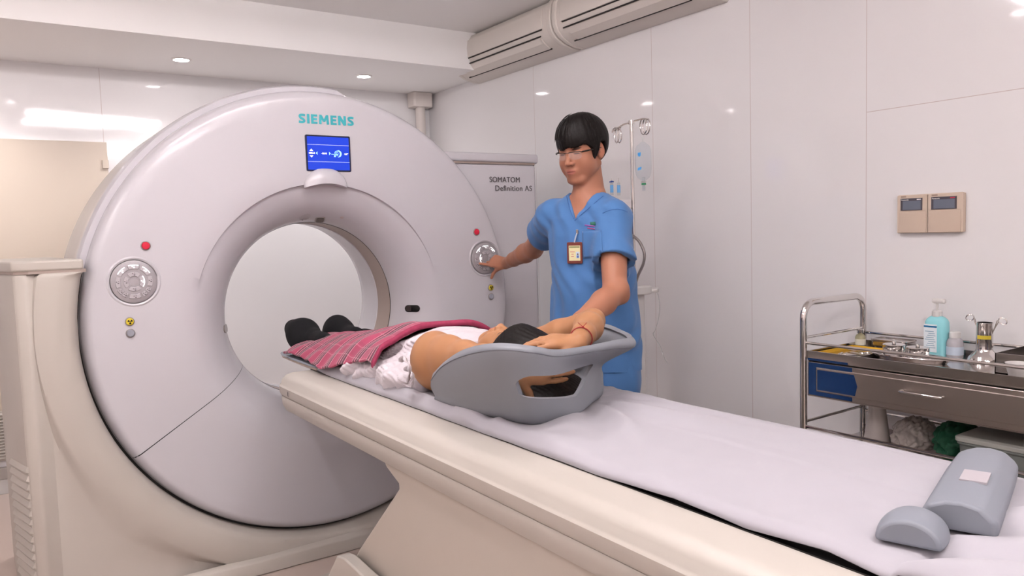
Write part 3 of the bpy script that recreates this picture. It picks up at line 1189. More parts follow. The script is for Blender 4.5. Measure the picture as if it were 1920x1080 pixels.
def pads():
    m = mat('pad_grey', '7d818a', rough=.5)
    # low half-moon pad
    a, b = PX(1634, 1006, z=.925), PX(1772, 1034, z=.925)
    c = (a + b) / 2
    L = (b - a).length
    u_ = (b - a).normalized()
    v_ = Vector((-u_.y, u_.x, 0))
    if v_.y < 0 and v_.x < 0:
        v_ = -v_
    M = Matrix(((u_.x, v_.x, 0, c.x), (u_.y, v_.y, 0, c.y), (0, 0, 1, 0), (0, 0, 0, 1)))
    rings = []
    for q in range(7):
        v = q / 6
        ring = []
        for j in range(25):
            t_ = math.pi * j / 24
            k = 1 - .10 * abs(v - .5) ** 2 * 4
            ring.append(M @ Vector((-L / 2 * 1.0 * math.cos(t_) * k, v * .075 + .0, .921 + .040 * k * math.sin(t_) ** .9)))
        rings.append(ring)
    o = MB().loft(rings).build('positioning_pad', m, bevel=.005, seg=3, angle=60)
    tag(o, 'small grey half-moon foam pad at the near end of the white sheet', 'pad', 'grey foam pads')
    # long block pad with a label
    a = PX(1762, 990, z=.925)
    b = PX(1836, 1015, z=.925)
    d = Vector((.235, .075, 0)).normalized()
    w = Vector((d.y, -d.x, 0))
    W = .105
    o3 = Vector((-.105, -2.655, 0))
    M = Matrix(((d.x, w.x, 0, o3.x), (d.y, w.y, 0, o3.y), (0, 0, 1, 0), (0, 0, 0, 1)))
    prof = [(0, .9235), (0, .938), (.012, .957), (.035, .966), (.06, .968), (.085, .963), (W, .945), (W, .9235)]
    rings = []
    for t_, s_ in ((0, .9), (.008, 1), (.26, 1), (.33, .97), (.36, .86)):
        rings.append([M @ Vector((t_, .05 + (y - .05) * s_, .9235 + (z - .9235) * (s_ if t_ > 0.1 else 1))) for y, z in prof])
    t = thing('positioning_pad', (o3.x, o3.y, .92), 'long grey foam block with a blank label, at the right edge of the white sheet', 'pad', 'grey foam pads')
    MB().loft(rings).build('foam_block', m, t, bevel=.006, seg=3, angle=30)
    slab(MB(), [(.115, .040), (.175, .040), (.175, .078), (.115, .078)], M, .9655, .9690).build('label', mat('pad_label', 'a9a3a8', rough=.45), t, smooth=False)


pads()

# ------------------------------------------------------------------ grey arm and head support
def headrest():
    t = thing('arm_support', (0, -1.6, .915), 'moulded grey scoop-shaped arm support around the head of the lying person', 'arm support')
    st = []   # rows of (rim, lip, neck, belly, base)
    P_ = PX

    def row(*a):
        st.append([Vector(x) for x in a])
    row(P_(812, 700, x=-.255), P_(808, 714, x=-.262), P_(808, 727, x=-.250), P_(815, 741, x=-.240), P_(822, 750, x=-.228))
    row(P_(836, 676, x=-.272), P_(829, 688, x=-.280), P_(832, 716, x=-.270), P_(842, 742, x=-.255), P_(852, 762, x=-.228))
    row(P_(873, 654, x=-.282), P_(869, 668, x=-.292), P_(871, 703, x=-.285), P_(885, 746, x=-.262), P_(895, 777, x=-.222))
    row(P_(930, 643, x=-.282), P_(930, 657, x=-.295), P_(933, 696, x=-.285), P_(937, 748, x=-.255), P_(945, 789, x=-.208))
    row(P_(995, 648, x=-.235), P_(997, 662, x=-.245), P_(990, 702, x=-.240), P_(990, 752, x=-.222), P_(998, 797, x=-.184))
    row(P_(1043, 655, x=-.150), P_(1045, 669, x=-.160), P_(1040, 699, x=-.160), P_(1042, 748, x=-.150), P_(1045, 794, x=-.118))
    row(P_(1100, 648, x=-.010), P_(1102, 662, x=-.020), P_(1085, 692, x=-.020), P_(1085, 742, x=-.040), P_(1080, 779, x=-.050))
    row(P_(1150, 638, x=.130), P_(1154, 654, x=.125), P_(1118, 684, x=.100), P_(1113, 722, x=.070), P_(1108, 752, x=.050))
    row(P_(1184, 631, x=.250), P_(1190, 650, x=.245), P_(1133, 681, x=.195), P_(1131, 705, x=.170), P_(1127, 722, x=.150))
    row((.315, -1.555, 1.080), (.318, -1.545, 1.060), (.262, -1.50, 1.010), (.245, -1.49, .96), (.21, -1.48, .925))
    row((.322, -1.45, 1.092), (.330, -1.44, 1.072), (.285, -1.42, 1.020), (.26, -1.42, .965), (.225, -1.42, .925))
    row((.315, -1.30, 1.06), (.322, -1.30, 1.045), (.290, -1.30, 1.01), (.265, -1.30, .965), (.225, -1.30, .925))
    row((.290, -1.17, .985), (.296, -1.17, .975), (.28, -1.17, .96), (.262, -1.17, .945), (.228, -1.17, .925))
    # bring every base point down onto the cradle
    for r_ in st:
        r_[4].z = max(.9195, min(r_[4].z, .926))
    nv = 8
    rowsA = []
    for r_ in st:
        # close the bottom inwards so the scoop has a floor
        fl = Vector((r_[4].x * .45, r_[4].y + (.10 if r_[4].y < -1.65 else 0), .922))
        pts = [tuple(p) for p in r_] + [tuple(fl), (0.0, max(-1.62, min(-1.2, fl.y + (.05 if fl.y < -1.6 else 0))), .9215)]
        rowsA.append(spline(pts, nv))
    n = len(rowsA[0])
    cols = [spline([r_[j] for r_ in rowsA], 10) for j in range(n)]
    rings = [[c[i] for c in cols] for i in range(len(cols[0]))]
    sh = MB().loft(rings, False).build('shell', M_grey, t, angle=180)
    md = sh.modifiers.new('s', 'SOLIDIFY')
    md.thickness = .014
    md.offset = -1
    # opening in the head-end wall
    poly = [(978, 738), (980, 722), (990, 709), (1006, 703), (1060, 693), (1106, 683), (1112, 686), (1104, 698), (1078, 732), (1066, 739), (1030, 743), (996, 750), (984, 747)]
    poly = spline(poly, 3, True)
    cut = MB()
    rr = []
    for dd in (-.10, .055):
        ring = []
        for px, py in poly:
            k = (px - 980) / 130
            base = PX(px, py, y=-1.86 + .155 * k)
            ring.append(base + Vector((.35, .94, .0)).normalized() * dd)
        rr.append(ring)
    co = cut.loft(rr).build('cutter', M_grey, None, smooth=False)
    b = sh.modifiers.new('b', 'BOOLEAN')
    b.object = co
    b.operation = 'DIFFERENCE'
    b.solver = 'EXACT'
    bpy.context.view_layer.update()
    dg = bpy.context.evaluated_depsgraph_get()
    me = bpy.data.meshes.new_from_object(sh.evaluated_get(dg))
    sh.modifiers.clear()
    sh.data = me
    bpy.data.objects.remove(co)
    me.polygons.foreach_set('use_smooth', [True] * len(me.polygons))
    me.set_sharp_from_angle(angle=R(50))
    # soft trim seam just below the rim
    sp = spline([tuple(r_[1] + Vector((0, 0, .001))) for r_ in st], 10)
    MB().tube(sp, .0016, 6).build('trim_seam', mat('seam_grey', '5f6169', rough=.5), t)
    return t


headrest()

# ------------------------------------------------------------------ steel trolley by the right wall
def trolley():
    x0, x1, y1, y0 = 1.15, 1.53, -1.59, -2.66
    t = thing('trolley', ((x0 + x1) / 2, (y0 + y1) / 2, 0), 'stainless steel instrument trolley with one drawer, against the right wall', 'trolley')
    for y in (y1, y0):
        arch = [(x0, y, .02), (x0, y, .5), (x0, y, 1.035)]
        for a in range(0, 91, 15):
            arch.append((x0 + .055 - .055 * math.cos(R(a)), y, 1.045 + .055 * math.sin(R(a))))
        for a in range(90, -1, -15):
            arch.append((x1 - .055 + .055 * math.cos(R(a)), y, 1.045 + .055 * math.sin(R(a))))
        arch += [(x1, y, .5), (x1, y, .02)]
        MB().tube(arch, .0125, 14).build('end_frame', M_chrome, t)
    for x, y in ((x0, y0), (x0, y1), (x1, y0), (x1, y1)):
        MB().lathe([(.0001, 0), (.016, 0), (.018, .012), (.018, .02), (.013, .022), (.0001, .022)], (x, y, 0), 16).build('foot', M_black, t)
    for x, nm in ((x0, 'front_rail'), (x1, 'back_rail')):
        MB().tube([(x, y1, .958), (x, y0, .958)], .0052, 10).build(nm, M_chrome, t)
    MB().tube([(x0, y1, .975), (x1, y1, .975)], .0055, 10).build('end_rail', M_chrome, t)
    MB().tube([(x0, y0, .975), (x1, y0, .975)], .0055, 10).build('end_rail', M_chrome, t)
    # tray top: a shallow pan
    mb = MB()
    mb.box(x0 + .004, x1 - .004, y0 + .014, y1 - .014, .905, .910)
    for a in ((x0 + .002, x0 + .008, y0 + .014, y1 - .014), (x1 - .008, x1 - .002, y0 + .014, y1 - .014), (x0 + .004, x1 - .004, y0 + .012, y0 + .018), (x0 + .004, x1 - .004, y1 - .018, y1 - .012)):
        mb.box(*a, .900, .930)
    mb.build('tray_top', M_steel, t, smooth=False)
    mb = MB()
    mb.box(x0 + .004, x1 - .004, y1 - .020, y1 - .014, .768, .905)
    mb.box(x0 + .004, x1 - .004, y0 + .014, y0 + .020, .768, .905)
    mb.box(x1 - .010, x1 - .004, y0 + .02, y1 - .02, .768, .905)
    mb.box(x0 + .004, x1 - .004, y0 + .02, y1 - .02, .768, .772)
    mb.box(x0 + .004, x0 + .008, y0 + .02, y1 - .02, .896, .905)
    mb.build('drawer_case', M_steel2, t, smooth=False)
    # the drawer, front pressed into a raised panel, left part still under blue film
    d = MB()
    ya, yb = y1 - .024, y0 + .024
    d.box(x0 - .004, x0 + .010, yb, ya, .774, .892)
    dr = d.build('drawer', M_steel2, t, bevel=.002)
    d2 = MB()
    fr = [(ya - .03, .790), (ya - .03, .876), (yb + .03, .876), (yb + .03, .790)]
    inn = [(ya - .0325, .7925), (ya - .0325, .8735), (yb + .0325, .8735), (yb + .0325, .7925)]
    d2.loft([[(x0 - .004, y, z) for y, z in fr], [(x0 - .0065, y, z) for y, z in inn]], caps=(False, True))
    d2.build('raised_panel', M_steel2, dr, smooth=False)
    film = mat('blue_protective_film', '1b3f74', rough=.16, metal=.55)
    f = MB()
    yf = y1 - .19
    f.box(x0 - .0052, x0 - .0042, yf, ya - .0005, .776, .7895)
    f.box(x0 - .0052, x0 - .0042, yf, ya - .0005, .8765, .891)
    f.box(x0 - .0052, x0 - .0042, ya - .0295, ya - .0005, .7896, .8764)
    f.loft([[(x0 - .0076, ya - .036, .797), (x0 - .0076, yf - .012, .797), (x0 - .0076, yf - .02, .83), (x0 - .0076, yf - .008, .868), (x0 - .0076, ya - .036, .868), (x0 - .0076, ya - .036, .84)],
            [(x0 - .0067, ya - .036, .797), (x0 - .0067, yf - .012, .797), (x0 - .0067, yf - .02, .83), (x0 - .0067, yf - .008, .868), (x0 - .0067, ya - .036, .868), (x0 - .0067, ya - .036, .84)]])
    f.box(x0 + .0015, x0 + .0036, yf + .02, y1 - .016, .897, .905)
    f.build('blue_film', film, dr, smooth=False)
    yh = -2.02
    h = MB().tube([(x0 - .010, yh + .064, .842), (x0 - .030, yh + .064, .842), (x0 - .034, yh + .058, .842), (x0 - .034, yh - .058, .842), (x0 - .030, yh - .064, .842), (x0 - .010, yh - .064, .842)], .0042, 10).build('handle', M_chrome, dr)
    # lower shelf
    mb = MB()
    mb.box(x0 + .004, x1 - .004, y0 + .014, y1 - .014, .572, .577)
    mb.box(x0 + .002, x0 + .008, y0 + .014, y1 - .014, .572, .600)
    mb.box(x1 - .008, x1 - .002, y0 + .014, y1 - .014, .572, .600)
    mb.build('lower_shelf', M_steel, t, smooth=False)
    for x in (x0, x1):
        MB().tube([(x, y1, .655), (x, y0, .655)], .0055, 10).build('lower_rail', M_chrome, t)
    for y in (y0, y1):
        MB().tube([(x0, y, .670), (x1, y, .670)], .0055, 10).build('lower_rail', M_chrome, t)
    return t


trolley()
ZT = .9105
M_glass = mat('clear_glass', 'f4f8f8', rough=.04, trans=1, ior=1.3)
M_clearp = mat('clear_plastic', 'e6eaea', rough=.15, trans=.9, ior=1.2)
# vial with a silver-ringed cap
vx, vy = 1.46, -1.62
t = thing('vial', (vx, vy, ZT), 'small clear glass vial with silver cap, at the left end of the trolley top', 'vial')
MB().lathe([(.0001, 0), (.017, 0), (.0185, .004), (.0185, .038), (.014, .047), (.009, .050), (.009, .055), (.0001, .055)], (vx, vy, ZT), 24).build('glass_body', mat('vial_glass', 'cfcaa5', rough=.1, trans=.6), t)
MB().lathe([(.0001, .054), (.0125, .054), (.0125, .067), (.011, .069), (.0001, .069)], (vx, vy, ZT), 24).build('cap', M_chrome, t)
MB().lathe([(.0188, .010), (.0192, .010), (.0192, .032), (.0188, .032)], (vx, vy, ZT), 24).build('label', mat('vial_label', 'dedccb', rough=.5), t)
# yellow card box lying at the left, steel lid behind, scissors
t = thing('instrument_tray', (1.30, -1.70, ZT), 'flat open steel box with yellow lined edge, left part of the trolley top', 'tray')
mb = MB()
mb.box(1.18, 1.41, -1.77, -1.62, ZT, ZT + .002)
for a in ((1.18, 1.183, -1.77, -1.62), (1.407, 1.41, -1.77, -1.62), (1.18, 1.41, -1.773, -1.77), (1.18, 1.41, -1.62, -1.617)):
    mb.box(*a, ZT, ZT + .012)
mb.build('pan', M_steel, t, smooth=False)
MB().box(1.404, 1.4065, -1.77, -1.62, ZT + .002, ZT + .014).box(1.184, 1.404, -1.6225, -1.6202, ZT + .002, ZT + .014).build('yellow_lining', mat('yellow_card', 'd0a224', rough=.5), t, smooth=False)
for k, (x, y, a) in enumerate(((1.23, -1.68, 20), (1.25, -1.735, -35), (1.32, -1.69, 70))):
    t = thing('scissors', (x, y, ZT + .003), ['small steel scissors lying nearest the left rail of the trolley', 'small steel scissors lying in the flat tray, nearest the front rail', 'small steel forceps lying in the flat tray behind the scissors'][k], 'scissors', 'steel instruments in the flat tray')
    M = Matrix.Translation((x, y, ZT + .004 + .001 * k)) @ Matrix.Rotation(R(a), 4, 'Z')
    for s_ in (-1, 1):
        MB().loft([[M @ Vector((q, s_ * (w0 + .0), zz)) for q, w0, zz in ((-.03, .002, 0), (-.03, .006, 0), (-.03, .006, .003), (-.03, .002, .003))], [M @ Vector((.045, 0, 0)), M @ Vector((.045, s_ * .003, 0)), M @ Vector((.045, s_ * .003, .003)), M @ Vector((.045, 0, .003))]]).build('blade', M_chrome, t, smooth=False)
        MB().tube([M @ Vector((-.043 + .012 * math.cos(R(u)), s_ * .011 + .009 * math.sin(R(u)), .0015)) for u in range(0, 360, 30)], .0016, 6, closed=True).build('finger_ring', M_chrome, t)
# dark square pan at the back
t = thing('lidded_pan', (1.475, -1.74, ZT), 'low rectangular steel pan at the back of the trolley top, behind the round boxes', 'pan')
mb = MB()
MB().prism([(1.475 + a, -1.74 + b) for a, b in rrect(.08, .13, .012)], 'z', ZT, ZT + .034).build('pan', M_steel, t, bevel=.002)
MB().prism([(1.475 + a, -1.74 + b) for a, b in rrect(.086, .136, .014)], 'z', ZT + .034, ZT + .040).build('lid', M_steel, t, bevel=.002)
# two round dressing boxes on a kidney shaped tray
M_tray = M_chrome
t = thing('dish', (1.315, -1.885, ZT), 'shallow oval steel dish under the two round boxes on the trolley', 'dish')
ov = [(1.315 + .058 * math.cos(R(a)), -1.885 + .135 * math.sin(R(a))) for a in range(0, 360, 12)]
ov2 = [(1.315 + .046 * math.cos(R(a)), -1.885 + .120 * math.sin(R(a))) for a in range(0, 360, 12)]
mb = MB()
mb.loft([[(x, y, ZT + .016) for x, y in ov], [(x, y, ZT + .0145) for x, y in ov], [(x, y, ZT) for x, y in ov2], [(x, y, ZT + .0015) for x, y in ov2]], caps=(False, True))
mb.build('pan', M_chrome, t)
MB().tube([(x, y, ZT + .016) for x, y in ov], .0018, 6, closed=True).build('rolled_rim', M_chrome, t)
first = None
for k, (x, y) in enumerate(((1.325, -1.825), (1.315, -1.912))):
    z0 = ZT + .0022
    if first is None:
        t = first = thing('dressing_box', (x, y, z0), 'x', 'dressing box', 'round steel dressing boxes')
        MB().lathe([(.0001, 0), (.032, 0), (.034, .002), (.034, .030), (.0001, .030)], (x, y, z0), 32).build('body', M_chrome, t)
        MB().lathe([(.0355, .026), (.036, .027), (.036, .043), (.034, .0455), (.012, .047), (.0001, .047)], (x, y, z0), 32).build('lid', M_chrome, t)
        MB().lathe([(.0001, .047), (.006, .047), (.007, .052), (.005, .055), (.0001, .055)], (x, y, z0), 16).build('knob', M_chrome, t)
    else:
        t = copy_tree(first)
        t.location = (x, y, z0)
    t['label'] = ['round lidded polished steel box, left of the pair in the oval dish', 'round lidded polished steel box, right of the pair in the oval dish'][k]
# sanitiser pump bottle
bx, by = 1.455, -1.905
t = thing('pump_bottle', (bx, by, ZT), 'tall turquoise hand gel bottle with white pump, standing on the trolley', 'bottle')
prof = []
mb = MB()
for z, k in ((0, .92), (.004, 1), (.10, 1), (.118, .98), (.128, .86), (.136, .62), (.140, .40)):
    mb_r = [(bx + a * k, by + b * k, ZT + z) for a, b in rrect(.050, .074, .018)]
    prof.append(mb_r)
MB().loft(prof).build('bottle', mat('turquoise_gel', '8fd3da', rough=.2, spec=.5), t, angle=50)
lab = mat('bottle_label', 'dfe9ee', rough=.45)
lb = MB().box(bx - .0262, bx - .0252, by - .012, by + .032, ZT + .016, ZT + .112).build('label', lab, t, smooth=False)
MB().box(bx - .0266, bx - .0262, by - .012, by + .032, ZT + .101, ZT + .107).build('label_band', mat('label_blue', '1d6f9e', rough=.4), lb, smooth=False)
mb = MB()
for k in range(9):
    mb.box(bx - .0265, bx - .0262, by - .008 + (k % 3) * .003, by + .028 - (k * 5 % 4) * .004, ZT + .030 + k * .007, ZT + .0322 + k * .007)
mb.build('label_print', mat('label_ink', '7b9fb5', rough=.5), lb, smooth=False)
MB().lathe([(.0001, .138), (.016, .138), (.016, .156), (.010, .160), (.0001, .160)], (bx, by, ZT), 24).build('pump_collar', M_white, t)
MB().tube([(bx, by, ZT + .156), (bx, by, ZT + .188)], .0045, 12).build('pump_stem', M_white, t)
MB().loft([[(bx + a * k, by - .006 + b * kk, ZT + z) for a, b in rrect(.018, .044, .006)] for z, k, kk in ((.184, .8, .8), (.187, 1, 1), (.195, 1, 1), (.199, .8, .85))]).build('pump_head', M_white, t)
# small bottle with a red cap behind it
t = thing('dropper_bottle', (1.50, -1.865, ZT), 'clear bottle with dark red cap, behind the turquoise pump bottle', 'bottle')
MB().lathe([(.0001, 0), (.022, 0), (.024, .004), (.024, .070), (.016, .088), (.009, .094), (.009, .104), (.0001, .104)], (1.50, -1.865, ZT), 24).build('bottle', mat('milky_plastic', 'ddd6d6', rough=.25, trans=.4), t)
MB().lathe([(.0001, .100), (.010, .100), (.009, .122), (.0001, .124)], (1.50, -1.865, ZT), 20).build('cap', mat('red_cap', '8e2b3a', rough=.4), t)
# white-capped saline bottle
t = thing('saline_bottle', (1.455, -1.965, ZT), 'short clear bottle with white cap, right of the turquoise pump bottle', 'bottle')
MB().lathe([(.0001, 0), (.024, 0), (.026, .004), (.026, .052), (.022, .064), (.015, .070), (.0001, .070)], (1.455, -1.965, ZT), 28).build('bottle', mat('saline_plastic', 'd9d7dc', rough=.18, trans=.45), t)
MB().lathe([(.0001, .069), (.0175, .069), (.0175, .088), (.016, .090), (.0001, .090)], (1.455, -1.965, ZT), 28).build('cap', M_white, t)
MB().lathe([(.0263, .012), (.0266, .012), (.0266, .040), (.0263, .040)], (1.455, -1.965, ZT), 28).build('label', mat('saline_label', 'b9c6d4', rough=.5), t)
# forceps jar with forceps and scissors
jx, jy = 1.44, -2.065
t = thing('forceps_jar', (jx, jy, ZT), 'steel forceps jar with flared round foot, on the right of the trolley', 'jar')
MB().lathe([(.0001, 0), (.048, 0), (.050, .004), (.046, .016), (.034, .030), (.026, .038), (.0245, .045), (.0245, .128), (.0262, .131), (.0225, .131), (.0225, .05), (.0001, .05)], (jx, jy, ZT), 36).build('jar', M_chrome, t)
MB().lathe([(.0248, .078), (.0252, .078), (.0252, .090), (.0248, .090)], (jx, jy, ZT), 24, a0=R(150), a1=R(250)).build('sticker', mat('yellow_sticker', 'c9b53a', rough=.5), t)
for k, (dy, tilt) in enumerate(((.006, 18), (-.008, -22))):
    t = thing('forceps', (jx, jy + dy, ZT + .06), ['steel ring-handled forceps leaning left in the forceps jar', 'steel ring-handled forceps leaning right in the forceps jar'][k], 'forceps', 'forceps in the steel jar')
    M = Matrix.Translation((jx, jy + dy, ZT + .060)) @ Matrix.Rotation(R(-tilt), 4, 'X')
    for s_ in (-1, 1):
        MB().tube([M @ Vector((.002 * s_, 0, 0)), M @ Vector((.002 * s_, .001 * s_, .06)), M @ Vector((.004 * s_, .004 * s_, .085))], .0017, 8).build('shank', M_chrome, t)
        if s_ == (1 if tilt > 0 else -1):
            MB().tube([M @ Vector((.004 * s_, .004 * s_ + .010 * s_ + .013 * math.cos(R(u)), .092 + .010 * math.sin(R(u)))) for u in range(0, 360, 24)], .002, 8, closed=True).build('finger_ring', M_chrome, t)
# steel box and paper at the right edge
t = thing('steel_box', (1.37, -2.33, ZT), 'open rectangular steel box at the right end of the trolley top', 'box')
mb = MB()
mb.box(1.27, 1.50, -2.50, -2.17, ZT, ZT + .003)
for a in ((1.27, 1.273, -2.50, -2.17), (1.497, 1.50, -2.50, -2.17), (1.27, 1.50, -2.50, -2.497), (1.27, 1.50, -2.173, -2.17)):
    mb.box(*a, ZT, ZT + .062)
mb.build('box', M_steel, t, smooth=False)
t = thing('bowl', (1.205, -2.345, ZT), 'white plastic bowl cut off by the right edge of the picture', 'bowl')
t.location = (1.205, -2.265, ZT)
MB().lathe([(.0001, .0), (.022, .0), (.033, .05), (.0345, .052), (.032, .052), (.021, .004), (.0001, .004)], (1.197, -2.265, ZT), 28).build('bowl', M_white, t)

# things on the lower shelf
ZL = .5775
t = thing('jug', (1.37, -1.78, ZL), 'pale tapered plastic jug on the lower trolley shelf', 'jug')
jw = mat('pale_plastic', 'cfc8c4', rough=.5)
MB().lathe([(.0001, 0), (.046, 0), (.046, .004), (.026, .158), (.023, .158), (.040, .008), (.0001, .008)], (1.36, -1.745, ZL), 28).build('jug_body', jw, t)


def crumple(name, c, r, m, seed, par, label=None, cat=None, n=56, amp=.30):
    rr = random.Random(seed)
    ph = [(rr.uniform(-1, 1), rr.uniform(-1, 1), rr.uniform(-1, 1), rr.uniform(1.5, 6), rr.uniform(0, 6)) for _ in range(14)]
    mb = MB()
    rings = []
    for i in range(n + 1):
        v = math.pi * i / n
        ring = []
        for j in range(n * 2):
            u = 2 * math.pi * j / (n * 2)
            d = Vector((math.sin(v) * math.cos(u), math.sin(v) * math.sin(u), math.cos(v)))
            k = 1 + amp * sum(abs(math.sin(f * (a * d.x + b * d.y + c_ * d.z) * 2 + p_)) - .6 for a, b, c_, f, p_ in ph) / 6
            p = Vector(c) + Vector((d.x * r[0] * k, d.y * r[1] * k, d.z * r[2] * k))
            p.z = max(p.z, c[2] - r[2] * .98)
            ring.append(p)
        rings.append(ring)
    mb.loft(rings)
    o = mb.build(name, m, par, angle=40)
    if label:
        tag(o, label, cat)
    return o


crumple('plastic_bag', (1.36, -1.88, ZL + .066), (.085, .062, .060), mat('clear_bag', 'c9c0bb', rough=.15, trans=.3), 3, None, 'crumpled clear plastic bag of supplies on the lower trolley shelf', 'bag')
crumple('green_bag', (1.38, -2.015, ZL + .072), (.10, .06, .066), mat('green_cloth', '1f5a41', rough=.6), 9, None, 'dark green cloth bundle on the lower trolley shelf', 'cloth bundle')
t = thing('plastic_container', (1.33, -2.30, ZL), 'frosted plastic storage box with lid on the lower trolley shelf', 'storage box')
cb = mat('frosted_plastic', '8f9591', rough=.25, trans=.45, alpha=1)
MB().loft([[(1.335 + a * k, -2.27 + b * k, ZL + z) for a, b in rrect(.28, .36, .02)] for z, k in ((0, .90), (.004, .92), (.110, .97), (.112, 1.0), (.120, 1.0))]).build('box', cb, t, bevel=.002)
MB().loft([[(1.335 + a * k, -2.27 + b * k, ZL + z) for a, b in rrect(.28, .36, .02)] for z, k in ((.1205, 1.02), (.134, 1.02), (.138, .97), (.140, .96))]).build('lid', mat('frosted_lid', 'b9bab4', rough=.3, trans=.3), t, bevel=.002)

# ------------------------------------------------------------------ wall controllers
for k, (y0, y1, nm) in enumerate(((-1.708, -1.814, 'left'), (-1.818, -1.934, 'right'))):
    t = thing('ac_controller', (XW, (y0 + y1) / 2, 1.40), 'beige air conditioner controller with dark display on the right wall, %s of the pair' % nm, 'controller', 'wall controllers')
    MB().loft([[(XW - d, y, z) for y, z in ((y0 + s_, 1.475 - s_), (y1 - s_, 1.475 - s_), (y1 - s_, 1.335 + s_), (y0 + s_, 1.335 + s_))] for d, s_ in ((.001, .003), (.018, 0), (.021, .003))]).build('case', mat('controller_beige', 'cdbcab', rough=.45), t, smooth=False)
    MB().box(XW - .0235, XW - .021, y1 + .003 if False else min(y0, y1) + .003, max(y0, y1) - .003, 1.337, 1.4135).build('cover_flap', mat('controller_flap', 'c9b7a6', rough=.4), t, bevel=.001)
    w = abs(y1 - y0)
    ym = (y0 + y1) / 2
    d = MB().box(XW - .0235, XW - .021, ym - w * .38 + .004, ym + w * .40, 1.418, 1.462).build('display_window', mat('lcd_dark', '4a4750', rough=.3), t, smooth=False)
    MB().box(XW - .024, XW - .0235, ym - w * .33 + .004, ym + w * .33, 1.4205, 1.4525).build('lcd', mat('lcd_glass', '6b7280', rough=.2), d, smooth=False)
    F = frame((XW - .0235, ym + w * .38, 1.4545), (-1, 0, 0))
    text_obj('maker_lettering', 'Panasonic', .0075, M_white, d, F, .0002, .0002, width=.027)
    MB().box(XW - .0239, XW - .0235, ym - w * .30, ym - w * .16, 1.4555, 1.4585).build('status_mark', mat('status_red', 'c0304c', rough=.4) if nm == 'right' else M_ring, d, smooth=False)
    MB().box(XW - .0213, XW - .0209, ym + w * .22, ym + w * .40, 1.466, 1.4715).build('small_print', mat('beige_dark', '9f8a7c', rough=.5), t, smooth=False)

# ------------------------------------------------------------------ IV pole and injector column behind the technician
ix, iy = 1.22, -.655
t = thing('injector_stand', (1.24, -.64, 0), 'white injector stand with a chrome drip pole and coiled hooks, behind the standing person', 'injector stand')
MB().tube([(ix, iy, 1.10), (ix, iy, 1.862)], .0085, 14).build('pole', M_chrome, t)
MB().lathe([(.0001, 1.855), (.014, 1.855), (.014, 1.872), (.0001, 1.876)], (ix, iy, 0), 16).build('hub', M_chrome, t)
MB().lathe([(.0001, 0), (.21, 0), (.22, .01), (.20, .03), (.06, .045), (.0001, .045)], (1.245, -.625, 0), 32).build('base', mat('base_grey', 'b5b0ad', rough=.4), t)
rt_ = Vector((_r2.x, _r2.y, 0)).normalized()
for s_, zz in ((-1, 1.862), (1, 1.864)):
    e = Vector((ix, iy, zz))
    pts = [e, e + rt_ * s_ * .03 + Vector((0, 0, .010 if s_ > 0 else -.005)), e + rt_ * s_ * .055 + Vector((0, 0, .014 if s_ > 0 else -.018)), e + rt_ * s_ * .082 + Vector((0, 0, .010 if s_ > 0 else -.034))]
    MB().tube(spline([tuple(p) for p in pts], 5), .0038, 8).build('arm', M_chrome, t)
    c0 = pts[2] + rt_ * (-s_ * .004)
    hel = []
    for q in range(0, 49):
        a = 2 * math.pi * q / 22 + math.pi / 2
        hel.append(c0 + rt_ * (s_ * (q / 48 * .028 - .002)) + Vector((0, 0, -.036)) + Vector((rt_.y * .6 + rt_.x * .35, -rt_.x * .6 + rt_.y * .35, 0)) * (.028 * math.cos(a)) + Vector((0, 0, .034 * math.sin(a))))
    MB().tube(hel, .0032, 8).build('coil_hook', M_chrome, t)
# injector column
cx_, cy_ = 1.235, -.60
MB().prism([(1.245 + a, -.625 + b) for a, b in rrect(.085, .075, .02)], 'z', .03, 1.075).build('column', M_white, t, bevel=.003)
tray = MB()
tray.prism([(1.235 + a, -.64 + b) for a, b in rrect(.125, .135, .035)], 'z', 1.078, 1.118)
tray.build('shelf', M_white, t, bevel=.006)
MB().loft([[(p[0], p[1], z) for p in [tuple((Vector((1.235, -.64, 0)) + rt_ * a + Vector((-rt_.y, rt_.x, 0)) * b)[:2]) for a, b in ((.055, -.022), (.10, -.020), (.115, 0), (.10, .020), (.055, .022))]] for z in (1.082, 1.106)]).build('shelf_handle', M_white, t, bevel=.006)
MB().tube([(1.205, -.62, 1.118), (1.205, -.62, 1.155)], .012, 16).build('collar', M_clearp, t)
rt3 = lambda px, py, x=1.21: PX(px, py, x=x)
MB().tube(spline([tuple(rt3(1188, 548)), tuple(rt3(1195, 520)), tuple(rt3(1206, 495)), tuple(rt3(1208, 475)), tuple(rt3(1200, 455)), tuple(rt3(1188, 443)), tuple(rt3(1175, 437))], 6), .0068, 12).build('gooseneck', mat('grey_hose', '9a9492', rough=.3, metal=.5), t)
